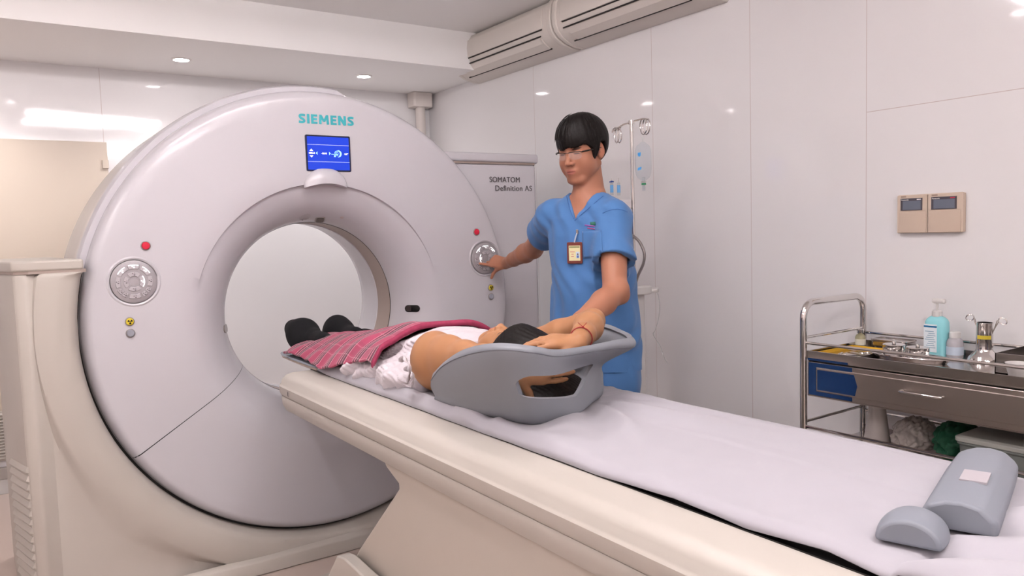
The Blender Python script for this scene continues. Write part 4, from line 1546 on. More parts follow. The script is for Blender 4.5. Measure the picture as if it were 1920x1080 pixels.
# drip bag and line
bg = mat('soft_clear_bag', 'e9eef2', rough=.12, trans=.92, ior=1.12)
t = thing('drip_bag', tuple(PX(1206, 290, x=1.21)), 'soft clear drip bag with small blue labels hanging from the stand', 'drip bag')
c = PX(1206, 302, x=1.21)
d2 = Vector((-_f.x, -_f.y, 0)).normalized()
Fb = frame(c, d2)
rings = []
for k in range(11):
    v = k / 10
    zz = .085 - v * .175
    w = .030 * (1 - (2 * v - 1) ** 6) + .006
    th = .012 * math.sin(math.pi * v) + .001
    rings.append([Fb @ Vector((w * math.cos(2 * math.pi * j / 24), zz, th * math.sin(2 * math.pi * j / 24))) for j in range(24)])
bgo = MB().loft(rings).build('bag', bg, t)
M_lb = mat('blue_label', '2f8fd0', rough=.4)
slab(MB(), [(-.026, .036), (-.012, .038), (-.014, .022), (-.020, .018), (-.026, .024)], Fb, .0135, .0142).build('blue_label', M_lb, bgo, smooth=False)
slab(MB(), [(-.026, -.030), (-.010, -.026), (-.012, -.038), (-.028, -.042)], Fb, .0125, .0132).build('blue_label', M_lb, bgo, smooth=False)
MB().tube([Fb @ Vector((0, .084, 0)), Fb @ Vector((-.002, .105, 0))], .002, 8).build('hanger', M_clearp, t)
t = thing('drip_chamber', tuple(PX(1207, 345, x=1.21)), 'small drip chamber with green clamp below the drip bag', 'drip chamber')
cc = PX(1207, 345, x=1.21)
MB().tube([cc + Vector((0, 0, .030)), cc + Vector((0, 0, -.03))], .007, 12).build('chamber', bg, t)
MB().tube([cc + Vector((0, 0, -.004)), cc + Vector((0, 0, .004))], .011, 12).build('green_clamp', mat('clamp_green', '2b8a5b', rough=.4), t)
MB().tube([cc + Vector((0, 0, .006)), cc + Vector((0, 0, .012))], .013, 12).build('cap', mat('clamp_grey', 'aaa5a3', rough=.4), t)
ln = spline([tuple(PX(px, py, x=x)) for px, py, x in ((1233, 550, 1.22), (1237, 575, 1.23), (1234, 600, 1.25), (1228, 620, 1.26), (1225, 628, 1.27), (1238, 650, 1.28), (1246, 672, 1.30), (1252, 682, 1.31))], 6)
o = MB().tube(ln, .0016, 6).build('drip_line', M_clearp)
tag(o, 'thin clear drip line hanging in a loose curve below the injector shelf', 'tube')
# two syringes standing in the injector, just over the shoulder
for k, (px, py, ln_) in enumerate(((1147, 352, .05), (1160, 352, .055))):
    c = PX(px, py, x=1.16)
    t = thing('syringe', tuple(c), ['clear syringe with dark blue stopcock, nearer the neck of the standing person', 'clear syringe with pale blue scale, beside the drip stand'][k], 'syringe', 'syringes in the injector head')
    MB().tube([c + Vector((0, 0, -.035)), c + Vector((0, 0, .022))], .0075, 14).build('barrel', bg, t)
    MB().tube([c + Vector((0, 0, -.022)), c + Vector((0, 0, .012))], .0079, 14).build('blue_scale', mat('scale_blue', '6aa7dc', rough=.3), t)
    MB().tube([c + Vector((0, 0, .022)), c + Vector((0, 0, .045))], .0015, 8).build('needle', M_chrome, t)
    if k == 0:
        MB().tube([c + Vector((0, 0, .024)), c + Vector((0, 0, .032))], .0055, 10).box(c.x - .003, c.x + .003, c.y - .012, c.y + .012, c.z + .024, c.z + .030).build('stopcock', mat('stopcock_blue', '1c3f86', rough=.3), t)
t = bpy.data.objects['injector_stand']
c = PX(1160, 378, x=1.17)
MB().box(c.x - .05, c.x + .03, c.y - .055, c.y + .05, c.z - .035, c.z + .006).build('casing', mat('injector_grey', 'd3cfd0', rough=.35), t, bevel=.006)
MB().tube([(c.x, c.y, c.z - .03), (1.19, -.63, 1.30), (1.205, -.62, 1.15)], .010, 12).build('head_arm', M_white, t)
# ------------------------------------------------------------------ people
V3 = lambda *a: Vector(a)


def orth(d, n):
    d = Vector(d).normalized()
    n = Vector(n)
    n = (n - d * n.dot(d)).normalized()
    return d, n


def hand(F, W, d, n, tside, curls, thumb=(.6, .75, -.2), tcurl=20, s=1.0, k=.006, spread=4):
    """W wrist, d towards the fingers, n out of the back of the hand, tside = +1/-1 picks the thumb side d x n."""
    d, n = orth(d, n)
    t = d.cross(n) * tside
    W = Vector(W)
    bases = []
    for off, ln, L, r0 in ((.027, .086, (.043, .026, .021), .0090), (.009, .090, (.047, .029, .022), .0092), (-.009, .085, (.043, .027, .021), .0088), (-.026, .076, (.034, .021, .018), .0078)):
        bases.append((W + d * ln * s + t * off * s - n * abs(off) * .10 * s, L, r0 * s, off))
    for i, (b, L, r0, off) in enumerate(bases):
        F.cap(W + t * off * .55 * s - n * .002, b, .0150 * s, .0125 * s, .012, sq=(n, .85))
    F.cap(W + t * .008 * s - n * .007 * s + d * .02 * s, W + d * .07 * s - n * .006 * s + t * .012 * s, .016 * s, .014 * s, .012)
    F.cap(W - t * .014 * s - n * .007 * s + d * .02 * s, W + d * .065 * s - n * .006 * s - t * .016 * s, .015 * s, .012 * s, .012)
    for i, (b, L, r0, off) in enumerate(bases):
        ang = 0
        p = b
        dd = (d + t * off * spread * .5).normalized()
        for j in range(3):
            ang += curls[i][j]
            q = p + (dd * math.cos(R(ang)) - n * math.sin(R(ang))) * L[j] * s
            F.cap(p, q, r0 * (1.0 - .07 * j), r0 * (.95 - .10 * j), .0035 if j else .005)
            p = q
    tb = W + d * .022 * s + t * .022 * s - n * .006 * s
    td = (d * thumb[0] + t * thumb[1] + n * thumb[2]).normalized()
    ax = td.cross(n).normalized()
    p = tb
    for j, (L, r0) in enumerate(((.044, .0145), (.033, .0108), (.026, .0098))):
        if j:
            td = (Matrix.Rotation(R(tcurl) * -1, 3, n * tside) @ td).normalized()
        q = p + td * L * s
        F.cap(p, q, r0 * s, r0 * .86 * s, .008 if j == 0 else .004)
        p = q
    return F


def head_field(F, O, B, s, nose=1.0, lids=.004, ears=True):
    L = lambda x, y, z: O + B @ Vector((x * s, y * s, z * s))
    Bn = np.array(B)
    E = lambda c, r, k, rot=Bn, mode='u': F.ell(L(*c), [q * s for q in r], k * s, rot, mode)
    C = lambda a, b, ra, rb, k: F.cap(L(*a), L(*b), ra * s, rb * s, k * s)
    E((0, -.018, .035), (.074, .094, .084), .02)
    E((0, .028, .02), (.068, .062, .060), .03)
    E((0, .034, -.035), (.061, .056, .072), .03)
    for q in (-1, 1):
        C((q * .053, -.004, -.050), (q * .022, .062, -.096), .020, .018, .014)
        E((q * .042, .040, -.052), (.026, .030, .030), .02)
        E((q * .036, .060, -.030), (.024, .022, .024), .02)
        C((q * .012, .086, .026), (q * .044, .070, .024), .0085, .008, .012)
    E((0, .072, -.099), (.021, .018, .015), .018)
    E((0, .080, -.066), (.026, .016, .020), .018)
    for q in (-1, 1):
        E((q * .031, .099, .003), (.018, .017, .0105), .010, mode='s')
        E((q * .031, .0755, .003), (.0145, .0135, .0125), .003)
        # drooping upper lid and lower lid
        C((q * .018, .0860, .0055), (q * .044, .0800, .0045), .0040, .0036, .004)
        C((q * .019, .0845, -.0045), (q * .043, .0795, -.0045), .0030, .0028, .004)
    C((0, .086, .014), (0, .107 * nose, -.026), .0066, .0082, .006)
    E((0, .107 * nose, -.031), (.0110, .0110, .0095), .005)
    for q in (-1, 1):
        E((q * .0130, .0960, -.034), (.0078, .0095, .0075), .004)
        E((q * .0062, .101, -.0415), (.0035, .0045, .0030), .002, mode='s')
    E((0, .0925, -.0585), (.0215, .0090, .0058), .004)
    E((0, .0915, -.0680), (.0190, .0090, .0066), .004)
    C((-.022, .0895, -.0632), (.022, .0895, -.0632), .0012, .0012, .002)
    F.cap(L(-.020, .0985, -.0632), L(.020, .0985, -.0632), .0016 * s, .0016 * s, .002 * s, 's')
    if ears:
        for q in (-1, 1):
            Re = np.array(B @ Matrix.Rotation(R(18) * q, 3, 'Z') @ Matrix.Rotation(R(-10), 3, 'X'))
            E((q * .077, -.006, -.002), (.0085, .019, .031), .006, Re)
            E((q * .075, -.003, -.026), (.0080, .010, .012), .005, Re)
            E((q * .086, .001, .003), (.0065, .010, .018), .004, Re, 's')
            E((q * .080, .008, -.004), (.005, .005, .008), .004, Re)
    return L


def face_regions(O, B, s, lip='b06a62', brow='2a1e1a', lid='3a2622', lo=.9):
    L = lambda x, y, z: tuple(O + B @ Vector((x * s, y * s, z * s)))
    Bm = [[B[i][j] for j in range(3)] for i in range(3)]
    rg = []
    rg.append((L(0, .096, -.0635), (.0245 * s, .02 * s, .0120 * s), lip, .75, Bm))
    rg.append((L(0, .100, -.0632), (.0235 * s, .02 * s, .0024 * s), '5b2f2c', .8, Bm))
    for q in (-1, 1):
        Rb = B @ Matrix.Rotation(R(-9 * q), 3, 'Y')
        rg.append((L(q * .032, .088, .0180), (.0225 * s, .03 * s, .0058 * s), brow, lo, [[Rb[i][j] for j in range(3)] for i in range(3)]))
        rg.append((L(q * .031, .088, .0008), (.0155 * s, .02 * s, .0036 * s), lid, .9, Bm))
        rg.append((L(q * .079, -.002, .0), (.02 * s, .022 * s, .032 * s), 'c07a62', .35, Bm))
    rg.append((L(0, .104, -.034), (.016 * s, .02 * s, .014 * s), 'c4826a', .35, Bm))
    return rg


def hair_noise(P, O, B, s, a, fr, amp):
    q = (P - np.array(O, np.float32)) @ np.array(B, np.float32) / s
    x, y, z = q[..., 0], q[..., 1], q[..., 2]
    u = np.arctan2(x, y + .02 + .3 * z)
    return amp * (np.sin(u * fr + 9 * z + 3 * np.sin(u * 7)) * .6 + np.sin(u * fr * 2.3 - 22 * z + 1.7) * .4)


# ============================================================ technician
TB = basis((-.95, -.31, 0))
HB = basis((-.915, -.30, -.205))
HS = 1.04
HO = PX(1091, 283, x=.705) + Vector((0, 0, .0))
tech = thing('person', (.76, -.95, 0), 'person in blue scrubs and half-rim glasses, standing behind the table and pressing the scanner keypad', 'person')
Rsh, Rel_, Rwr = V3(.680, -.755, 1.437), V3(.795, -.455, 1.305), PX(949, 494, y=-.135)
Lsh, Lel, Lwr = V3(.742, -1.045, 1.425), PX(1153, 548, x=.625), PX(1062, 628, x=.34)
F = Field((.10, -1.36, .92), (1.02, .02, 1.88), .0042)
Lf = head_field(F, HO, HB, HS)
nb = HO + HB @ Vector((0, -.020, -.055)) * HS
nk = V3(.742, -.915, 1.505)
F.cap(nb, nk, .055, .062, .010)
F.cap(nb + V3(-.02, -.005, -.03), nk + V3(-.035, -.01, .0), .036, .043, .02)


def loft_sdf(P, C0, B2, zs, ca, cb, ua, ub, p=2.0, ax=2):
    """superelliptic section stacked along world z (ax=2) or world y (ax=1)."""
    z = P[..., ax]
    a = np.interp(z, zs, ua); b = np.interp(z, zs, ub)
    cx = np.interp(z, zs, ca); cy = np.interp(z, zs, cb)
    if ax == 2:
        dx, dy = P[..., 0] - cx, P[..., 1] - cy
        u = dx * B2[0][0] + dy * B2[1][0]
        w = dx * B2[0][1] + dy * B2[1][1]
    else:
        u, w = P[..., 0] - cx, P[..., 2] - cy
    r = (np.abs(u / a) ** p + np.abs(w / b) ** p) ** (1 / p)
    d = (r - 1) * np.minimum(a, b)
    d = np.maximum(d, zs[0] - z)
    d = np.maximum(d, z - zs[-1])
    return d, u, w


TZ = [.80, .95, 1.10, 1.25, 1.36, 1.43, 1.485, 1.53]
TX = [.722, .726, .728, .728, .727, .728, .732, .736]
TY = [-.950, -.948, -.940, -.928, -.918, -.915, -.914, -.914]
TA = [.186, .184, .176, .173, .173, .166, .126, .075]
TD = [.125, .128, .125, .120, .112, .100, .082, .062]
sh_ = .014
F.fn(lambda P: loft_sdf(P, None, TB, TZ, TX, TY, [a - sh_ for a in TA], [a - sh_ for a in TD])[0], 'u', .02)
F.chain([(nk + V3(0, 0, -.03), .06), (Rsh, .050)], .03)
F.chain([(nk + V3(0, 0, -.03), .06), (Lsh, .050)], .03)
mid = lambda a, b, t: a + (b - a) * t
F.chain([(Rsh, .056), (mid(Rsh, Rel_, .5), .050), (Rel_, .043), (mid(Rel_, Rwr, .28), .044), (mid(Rel_, Rwr, .7), .033), (Rwr, .0265)], .015)
F.chain([(Lsh, .058), (mid(Lsh, Lel, .45), .051), (Lel, .043), (mid(Lel, Lwr, .25), .045), (mid(Lel, Lwr, .7), .034), (Lwr, .027)], .015)
F.cap(Lel + V3(.012, -.012, .01), Lel + V3(.02, -.012, -.012), .034, .030, .02)
# right hand on the keypad: forefinger out, the rest folded, thumb below
tip = V3(.797, -.014, 1.258)
dR = (tip - Rwr)
hand(F, Rwr, dR, (-.75, -.45, .35), 1 if dR.cross(V3(-.75, -.45, .35)).z < 0 else -1, [(2, 4, 4), (38, 48, 20), (48, 60, 30), (52, 60, 30)], (.80, .42, -.42), 22, s=.90)
# left hand resting by the patient head
dL = (Lwr - Lel)
hand(F, Lwr, dL, (-.1, -.2, 1), 1 if dL.cross(V3(-.1, -.2, 1)).y > 0 else -1, [(12, 14, 10), (12, 16, 10), (14, 18, 12), (16, 20, 12)], (.7, .6, -.1), 10, s=1.0)
M_skin = skin_mat('technician_skin', 'a7735b', face_regions(HO, HB, HS))
tb = F.build('body', M_skin, tech, 2)

# hair
HF = Field(HO - V3(.16, .16, .16), HO + V3(.16, .16, .18), .0035)
HBn = np.array(HB, np.float32)


def hair_shell(P):
    q = (P - np.array(HO, np.float32)) @ HBn / HS
    x, y, z = q[..., 0], q[..., 1], q[..., 2]
    r = np.array([.0945, .117, .1035])
    c = np.array([0, -.014, .041])
    e = (q - c) / r
    k0 = np.linalg.norm(e, axis=-1)
    u = np.arctan2(x, y + .02)
    st = .0005 * np.sin(u * 44 + 50 * z + 4 * np.sin(u * 6)) + .0005 * np.sin(u * 97 - 70 * z) + .0025 * np.sin(22 * y + 31 * x + 2) - .004 * np.clip((.02 - z) / .06, 0, 1)
    outer = (k0 - 1) * .095 + st
    # lower limit of the hair around the head
    ax = np.abs(x)
    yl = np.array([-.14, -.075, -.055, -.032, -.016, .010, .024, .034, .046, .060, .12])
    zl = np.array([-.070, -.082, -.060, -.020, .026, .032, -.036, -.034, .008, .020, .020])
    zc = np.interp(y, yl, zl)
    front = np.clip((y - .045) / .02, 0, 1)
    zc = zc + front * (.0030 * np.sin(x * 120 + 1.0) + .0030 * np.abs(np.sin(x * 300)) + .0022 * np.sin(x * 610) + .010 * np.clip(x / .06, -1, 1) * .4)
    low = (zc - z)
    return np.maximum(outer, low) * HS


HF.fn(hair_shell, 'u', 0)
# keep clear of the face skin just inside
M_hair = mat('black_hair', '0e0908', rough=.5, spec=.22, bump=(320, .3, .0015))
HF.build('hair', M_hair, tech, 1)

# glasses
hl = lambda x, y, z: Lf(x, y, z)
M_frame = mat('glasses_frame', '17120f', rough=.3)
gl = MB()
for q in (-1, 1):
    gl.tube([hl(q * .006, .1060, .0065), hl(q * .016, .1050, .0085), hl(q * .034, .1015, .0090), hl(q * .050, .0945, .0075), hl(q * .0555, .0880, .0045)], .0017, 8)
gl.tube([hl(-.007, .1062, .0062), hl(0, .1085, .0075), hl(.007, .1062, .0062)], .0011, 8)
for q in (-1, 1):
    gl.tube([hl(q * .0555, .0890, .0055), hl(q * .066, .0760, .0060), hl(q * .0765, .050, .0065), hl(q * .081, .010, .007), hl(q * .0815, -.012, .003)], [.0030, .0030, .0024, .0018, .0016], 8)
gf = gl.build('glasses', M_frame, tech)
M_lens = mat('lens', 'f2f2f2', rough=.02, alpha=.08, spec=.8)
for q in (-1, 1):
    MB().loft([[hl(q * x, y + dy, z) for x, y, z in ((.0075, .1060, .006), (.018, .1050, .0078), (.034, .1010, .0080), (.049, .0940, .0065), (.0535, .0890, .001), (.052, .0890, -.012), (.044, .0935, -.0185), (.030, .0985, -.0200), (.015, .1020, -.0185), (.008, .1040, -.009))] for dy in (-.0006, .0006)]).build('lens', M_lens, gf, smooth=False)

# scrub top
SF = Field((.48, -1.34, .84), (.98, -.50, 1.57), .0048)


def top_sdf(P):
    d, u, w = loft_sdf(P, None, TB, TZ, TX, TY, TA, TD, 2.15)
    return d


SF.fn(top_sdf, 'u', 0)
SF.chain([(nk + V3(0, 0, -.052), .072), (Rsh + V3(0, 0, .004), .064)], .03)
SF.chain([(nk + V3(0, 0, -.052), .072), (Lsh + V3(0, 0, .004), .064)], .03)
for sh, el, ln in ((Rsh, Rel_, .50), (Lsh, Lel, .60)):
    e = mid(sh, el, ln)
    SF.cap(sh, mid(sh, el, ln + .25), .066, .084 if sh is Lsh else .078, .035)
for sh, el, ln in ((Rsh, Rel_, .50), (Lsh, Lel, .60)):
    dd = (el - sh).normalized()
    e = mid(sh, el, ln)
    # cut the sleeve end clean with a plane inside a ball around it, then hollow it
    def cutter(P, e=e, dd=dd):
        q = P - np.array(e, np.float32)
        a = -(q @ np.array(dd, np.float32))
        ball = np.linalg.norm(q - np.array(dd, np.float32) * .075, axis=-1) - .115
        return np.maximum(a, ball)
    SF.fn(cutter, 's', 0)
    SF.cap(mid(sh, el, .15), mid(sh, el, ln + .3), .046, .060 if sh is Rsh else .064, .0, 's')
# neck opening with a V
SF.cap(nk + V3(0, 0, -.03), nk + V3(-.02, -.005, .12), .070, .085, .006, 's')
TBn = np.array(TB, np.float32)


def vneck(P):
    q = (P - np.array(nk, np.float32)) @ TBn
    x, y, z = q[..., 0], q[..., 1], q[..., 2]
    hw = np.clip((z + .078) * .62, -.02, .075)
    return np.maximum(np.abs(x) - hw, .02 - y) * .8


SF.fn(vneck, 's', .004)
def folds(P):
    q = (P - np.array((.728, -.93, 1.2), np.float32)) @ TBn
    x, y, z = q[..., 0], q[..., 1], q[..., 2]
    lowz = np.clip((1.40 - P[..., 2]) / .2, 0, 1)
    a = .0048 * np.sin(x * 34 + z * 7 + 1.2 * np.sin(z * 9)) * lowz
    # drag lines pulled towards the reaching arm
    b = .0050 * np.sin((z * 30 - x * 22) + 2 * np.sin(x * 9)) * np.exp(-((P[..., 2] - 1.22) / .13) ** 2) * np.clip((x + .12) / .1, 0, 1)
    c = .0022 * np.sin(x * 75 + y * 60 + z * 48 + 2 * np.sin(z * 26))
    d = .006 * np.exp(-((x - .02 - .5 * (z + .05)) / .035) ** 2) * np.exp(-((z + .02) / .16) ** 2)
    return a + b + c - d


SF.disp(folds)
M_scrub = mat('scrub_blue', '4270a6', rough=.75, sheen=.15, noise=(14, .05), bump=(220, .12, .0015))
st_ = SF.build('scrub_top', M_scrub, tech, 1)

bpy.context.view_layer.update()
_o0 = world_loc(tech)
_bt = BVHTree.FromPolygons([Vector(v.co) + _o0 for v in st_.data.vertices], [tuple(p.vertices) for p in st_.data.polygons])


def on_top(px, py, off=.002):
    h = _bt.ray_cast(CAM, DIR(px, py))
    return (h[0] + h[1] * off * (1 if h[1].dot(DIR(px, py)) < 0 else -1)) if h[0] else None


def cloth_patch(name, corners, nx, ny, m, par, off, thick=.0012):
    """a piece of cloth laid on the shirt between four photo corners (tl, tr, br, bl)."""
    tl, tr, br, bl = [Vector(c) for c in corners]
    rows = []
    for j in range(ny + 1):
        r_ = []
        for i in range(nx + 1):
            p = (tl * (1 - i / nx) + tr * (i / nx)) * (1 - j / ny) + (bl * (1 - i / nx) + br * (i / nx)) * (j / ny)
            r_.append(on_top(p.x, p.y, off))
        rows.append(r_)
    if any(x is None for r_ in rows for x in r_):
        return None
    return MB().loft(rows, False).build(name, m, par, solid=thick, off=1, angle=180)


cloth_patch('chest_pocket', ((1092, 434), (1128, 433), (1131, 480), (1095, 484)), 10, 12, M_scrub, st_, .0018, .0016)
cloth_patch('emblem', ((1107, 417), (1117, 416), (1118, 422), (1108, 423)), 4, 3, mat('emblem_green', '2f6b5a', rough=.7), st_, .0022, .0006)
cloth_patch('embroidered_lines', ((1097, 421), (1116, 424), (1116, 426), (1097, 423.5)), 8, 2, mat('emblem_pink', '8e4f9a', rough=.7), st_, .0022, .0006)
cloth_patch('embroidered_lines', ((1102, 427), (1116, 429), (1116, 431), (1102, 429)), 8, 2, mat('emblem_red', 'a03a6a', rough=.7), st_, .0022, .0006)
# stitched shoulder seam of the near sleeve
seam = [on_top(px, py, .0012) for px, py in ((1130, 400), (1138, 396), (1148, 393), (1158, 392), (1168, 394), (1176, 398))]
M_seam = mat('scrub_seam', '365c94', rough=.8)
for pp in (((1063, 368), (1066, 382), (1070, 396), (1076, 411)), ((1078, 414), (1090, 403), (1104, 391), (1118, 379), (1131, 368))):
    q_ = [on_top(a_, b_, .0020) for a_, b_ in pp]
    q_ = [x for x in q_ if x is not None]
    if len(q_) > 2:
        MB().tube(q_, .0011, 6).build('neckband_seam', M_seam, st_)
if all(seam):
    MB().tube(seam, .0012, 6).build('sleeve_seam', mat('scrub_seam', '3f6ba8', rough=.8), st_)

# badge clipped on the pocket
c0 = on_top(1079, 474, .006)
bn = (HB @ Vector((.0, 1, 0)))
bn = Vector((TB[0][1], TB[1][1], .0)) * .75 + Vector((-.64, -.77, 0)) * .45
FB = frame(c0, bn)
t = thing('id_badge', tuple(c0), 'identity card in a brown leather holder, clipped to the chest of the blue shirt', 'badge')
bh = slab(MB(), rrect(.062, .082, .005), FB, -.001, .003).build('holder', mat('brown_leather', '6b2f25', rough=.45), t, bevel=.0008, angle=30)
slab(MB(), [(-.023, .028), (.023, .028), (.023, -.030), (-.023, -.030)], FB, .003, .0034).build('card', mat('badge_card', 'd9d3a4', rough=.4), bh, smooth=False)
mb = MB()
mb.box(-.021, .021, .019, .0255, .0034, .0037, FB)
mb.build('card_header', mat('badge_olive', '8b8f62', rough=.5), bh, smooth=False)
MB().box(.006, .020, -.020, .004, .0034, .0037, FB).build('photo', mat('badge_photo', 'b9cbe0', rough=.5), bh, smooth=False)
MB().box(.009, .017, -.019, -.010, .0037, .0039, FB).build('photo_shirt', mat('badge_shirt', '4a67a8', rough=.5), bh, smooth=False)
MB().lathe([(.0001, .0038), (.0032, .0038), (.0032, .0040), (.0001, .0040)], tuple(FB @ Vector((.013, -.005, 0))), 12, M=FB.to_3x3()).build('photo_head', mat('badge_face', '5a4038', rough=.5), bh, smooth=False)
mb = MB()
for x0_, x1_, z_ in ((-.018, .001, .003), (-.013, -.004, -.006), (-.014, -.003, -.014)):
    mb.box(x0_, x1_, z_, z_ + .0022, .0034, .0037, FB)
mb.build('printed_lines', mat('badge_pink', 'c0607a', rough=.5), bh, smooth=False)
cl = on_top(1083, 436, .004)
MB().tube([FB @ Vector((0, .040, .002)), mid(FB @ Vector((0, .040, .002)), cl, .5) + Vector((-.004, -.004, 0)), cl], .0028, 8).build('strap', mat('badge_strap', 'a9b3c0', rough=.3), t)
MB().tube([cl + V3(0, 0, -.006), cl + V3(-.001, -.001, .010)], .0045, 10).build('clip', M_bez, t)

# trousers and shoes
PF = Field((.54, -1.20, .03), (.92, -.70, .96), .008)
lx = Vector((TB[0][0], TB[1][0], 0))
hip = V3(.724, -.950, 0)
for q in (-1, 1):
    a = hip + lx * .085 * q
    PF.chain([(a + V3(0, 0, .88), .098), (a + lx * .01 * q + V3(0, 0, .50), .080), (a + lx * .012 * q + V3(0, 0, .07), .066)], .03)
PF.fn(lambda P: loft_sdf(P, None, TB, [.70, .84, .95], [.724, .724, .726], [-.950, -.950, -.948], [.168, .178, .172], [.105, .115, .112])[0], 'u', .03)
PF.disp(lambda P: .0035 * np.sin(P[..., 0] * 60 + P[..., 2] * 12) + .003 * np.sin(P[..., 2] * 40 + P[..., 1] * 30))
PF.build('scrub_trousers', M_scrub, tech, 1)
for q in (-1, 1):
    a = hip + lx * .097 * q
    fw_ = Vector((TB[0][1], TB[1][1], 0))
    SFo = Field(a - V3(.2, .2, 0) + V3(0, 0, .0), a + V3(.2, .2, .12), .006)
    SFo.chain([(a - fw_ * .05 + V3(0, 0, .042), .038), (a + fw_ * .06 + V3(0, 0, .038), .036), (a + fw_ * .14 + V3(0, 0, .032), .028)], .02)
    SFo.plane(a + V3(0, 0, .004), (0, 0, -1))
    SFo.build('shoe', mat('shoe_dark', '2b2a2c', rough=.5), tech, 1)

# ============================================================ patient
pat = thing('person', (0, -.9, .915), 'person lying on their back with arms raised, dark hair, white lace top and black socks', 'person')
PB = basis((.03, .10, 1), (0, -1, 0))
PS = .98
PO = V3(.0, -1.405, 1.010)
F = Field((-.36, -1.86, .905), (.36, .18, 1.21), .0038)
Lp = head_field(F, PO, PB, PS, nose=.945)
F.cap(Lp(0, -.02, -.06), V3(0, -1.235, .985), .046, .052, .02)
BZ = [-1.30, -1.24, -1.15, -1.05, -.90, -.78, -.65]
F.fn(lambda P: loft_sdf(P, None, None, BZ, [0] * 7, [.985, .985, .985, .985, .985, .980, .98], [.10, .155, .168, .155, .135, .16, .165], [.045, .062, .080, .072, .060, .055, .050], 2.2, 1)[0], 'u', .03)
nsh = V3(-.175, -1.285, 1.022)
fsh = V3(.175, -1.275, 1.015)
nel = V3(-.205, -1.600, 1.055)
nwr = PX(962, 702, x=-.165)
fel = PX(1110, 603, x=.235)
fwr = PX(1086, 640, x=.055)
F.chain([(nsh, .078), (mid(nsh, nel, .30), .066), (mid(nsh, nel, .65), .052), (nel, .042)], .02, sq=((1, 0, 0), .80))
F.ell(nsh + V3(-.004, -.004, -.012), (.064, .072, .080), .03)
F.chain([(nel, .042), (mid(nel, nwr, .35), .040), (nwr, .025)], .02)
F.chain([(V3(-.10, -1.22, 1.0), .06), (nsh, .06)], .03)
F.chain([(V3(.10, -1.22, 1.0), .06), (fsh, .058)], .03)
F.chain([(fsh, .052), (mid(fsh, fel, .5), .046), (fel, .036)], .02)
F.chain([(fel, .035), (mid(fel, fwr, .3), .041), (mid(fel, fwr, .7), .031), (fwr, .0235)], .018)
F.ell(fel + V3(-.0, -.006, .010), (.030, .032, .026), .012)
ftip = PX(1001, 637, x=-.065)
dF = ftip - fwr
hand(F, fwr, dF, (-.15, -.35, 1), 1 if dF.cross(V3(-.15, -.35, 1)).y < 0 else -1, [(10, 14, 8), (8, 12, 8), (12, 16, 10), (16, 20, 12)], (.75, .5, -.25), 12, s=.92, spread=11)
ntip = PX(1082, 693, x=-.005)
dN = ntip - nwr
hand(F, nwr, dN, (-.45, -.85, -.10), 1 if dN.cross(V3(-.45, -.85, -.1)).z < 0 else -1, [(14, 14, 8), (8, 10, 8), (4, 8, 8), (2, 8, 8)], (.55, .80, -.05), 10, s=.92, spread=9)
# feet and shins (inside socks and trousers)
for x, tx in ((-.105, -.03), (.055, .05)):
    F.chain([(V3(x * .8, -.62, .962), .050), (V3(x * .9, -.35, .948), .032), (V3(x, -.06, .950), .030)], .02)
M_pskin = skin_mat('patient_skin', 'a47552', face_regions(PO, PB, PS, lip='b8665f', brow='2a1e1a'))
F.build('body', M_pskin, pat, 2)

# socks
M_sock = mat('black_sock', '0b0c10', rough=.95, sheen=0, bump=(300, .15, .001))
for nm, heel, ball, toe in (('sock', V3(-.118, -.005, .945), None, None), ('sock', V3(.050, .060, .945), None, None)):
    S2 = Field(heel - V3(.10, .30, .06), heel + V3(.10, .14, .16), .004)
    if heel.x < 0:
        toe = PX(546, 613, x=-.150); ball = PX(568, 625, x=-.135)
    else:
        toe = PX(631, 607, x=.050); ball = PX(636, 624, x=.045)
    S2.chain([(heel + V3(0, -.22, .012), .041), (heel + V3(0, -.10, .012), .040), (heel, .040)], .03)
    S2.chain([(heel, .040), (mid(heel, ball, .55), .044), (ball, .046), (mid(ball, toe, .8), .038)], .06, sq=((0, 1, 0), .85))
    S2.build('sock', M_sock, pat, 1)

# hair
HF = Field((-.24, -1.80, .905), (.24, -1.26, 1.16), .0036)
PBn = np.array(PB, np.float32)


def phair(P):
    q = (P - np.array(PO, np.float32)) @ PBn / PS
    x, y, z = q[..., 0], q[..., 1], q[..., 2]
    e = (q - np.array([0, -.010, .060])) / np.array([.096, .120, .108])
    k0 = np.linalg.norm(e, axis=-1)
    u = np.arctan2(x, z)
    st = .0005 * np.sin(u * 66 + 40 * y) + .0005 * np.sin(u * 113 - 60 * y)
    outer = (k0 - 1) * .095 + st
    yl = np.interp(z, [-.12, -.05, .0, .03, .055, .075, .11], [-.055, -.030, .012, .050, .085, .12, .14])
    return np.maximum(outer, y - yl) * PS


HF.fn(phair, 'u', 0)
HF.ell((-.01, -1.60, .948), (.110, .125, .028), .03)
HF.ell((.02, -1.52, .955), (.13, .12, .034), .03)
HF.ell((0, -1.530, 1.040), (.082, .088, .062), .03)
HF.disp(lambda P: .0008 * np.sin(P[..., 0] * 420 + 5 * np.sin(P[..., 1] * 20)) * (P[..., 1] < -1.50))
HF.build('hair', M_hair, pat, 1)

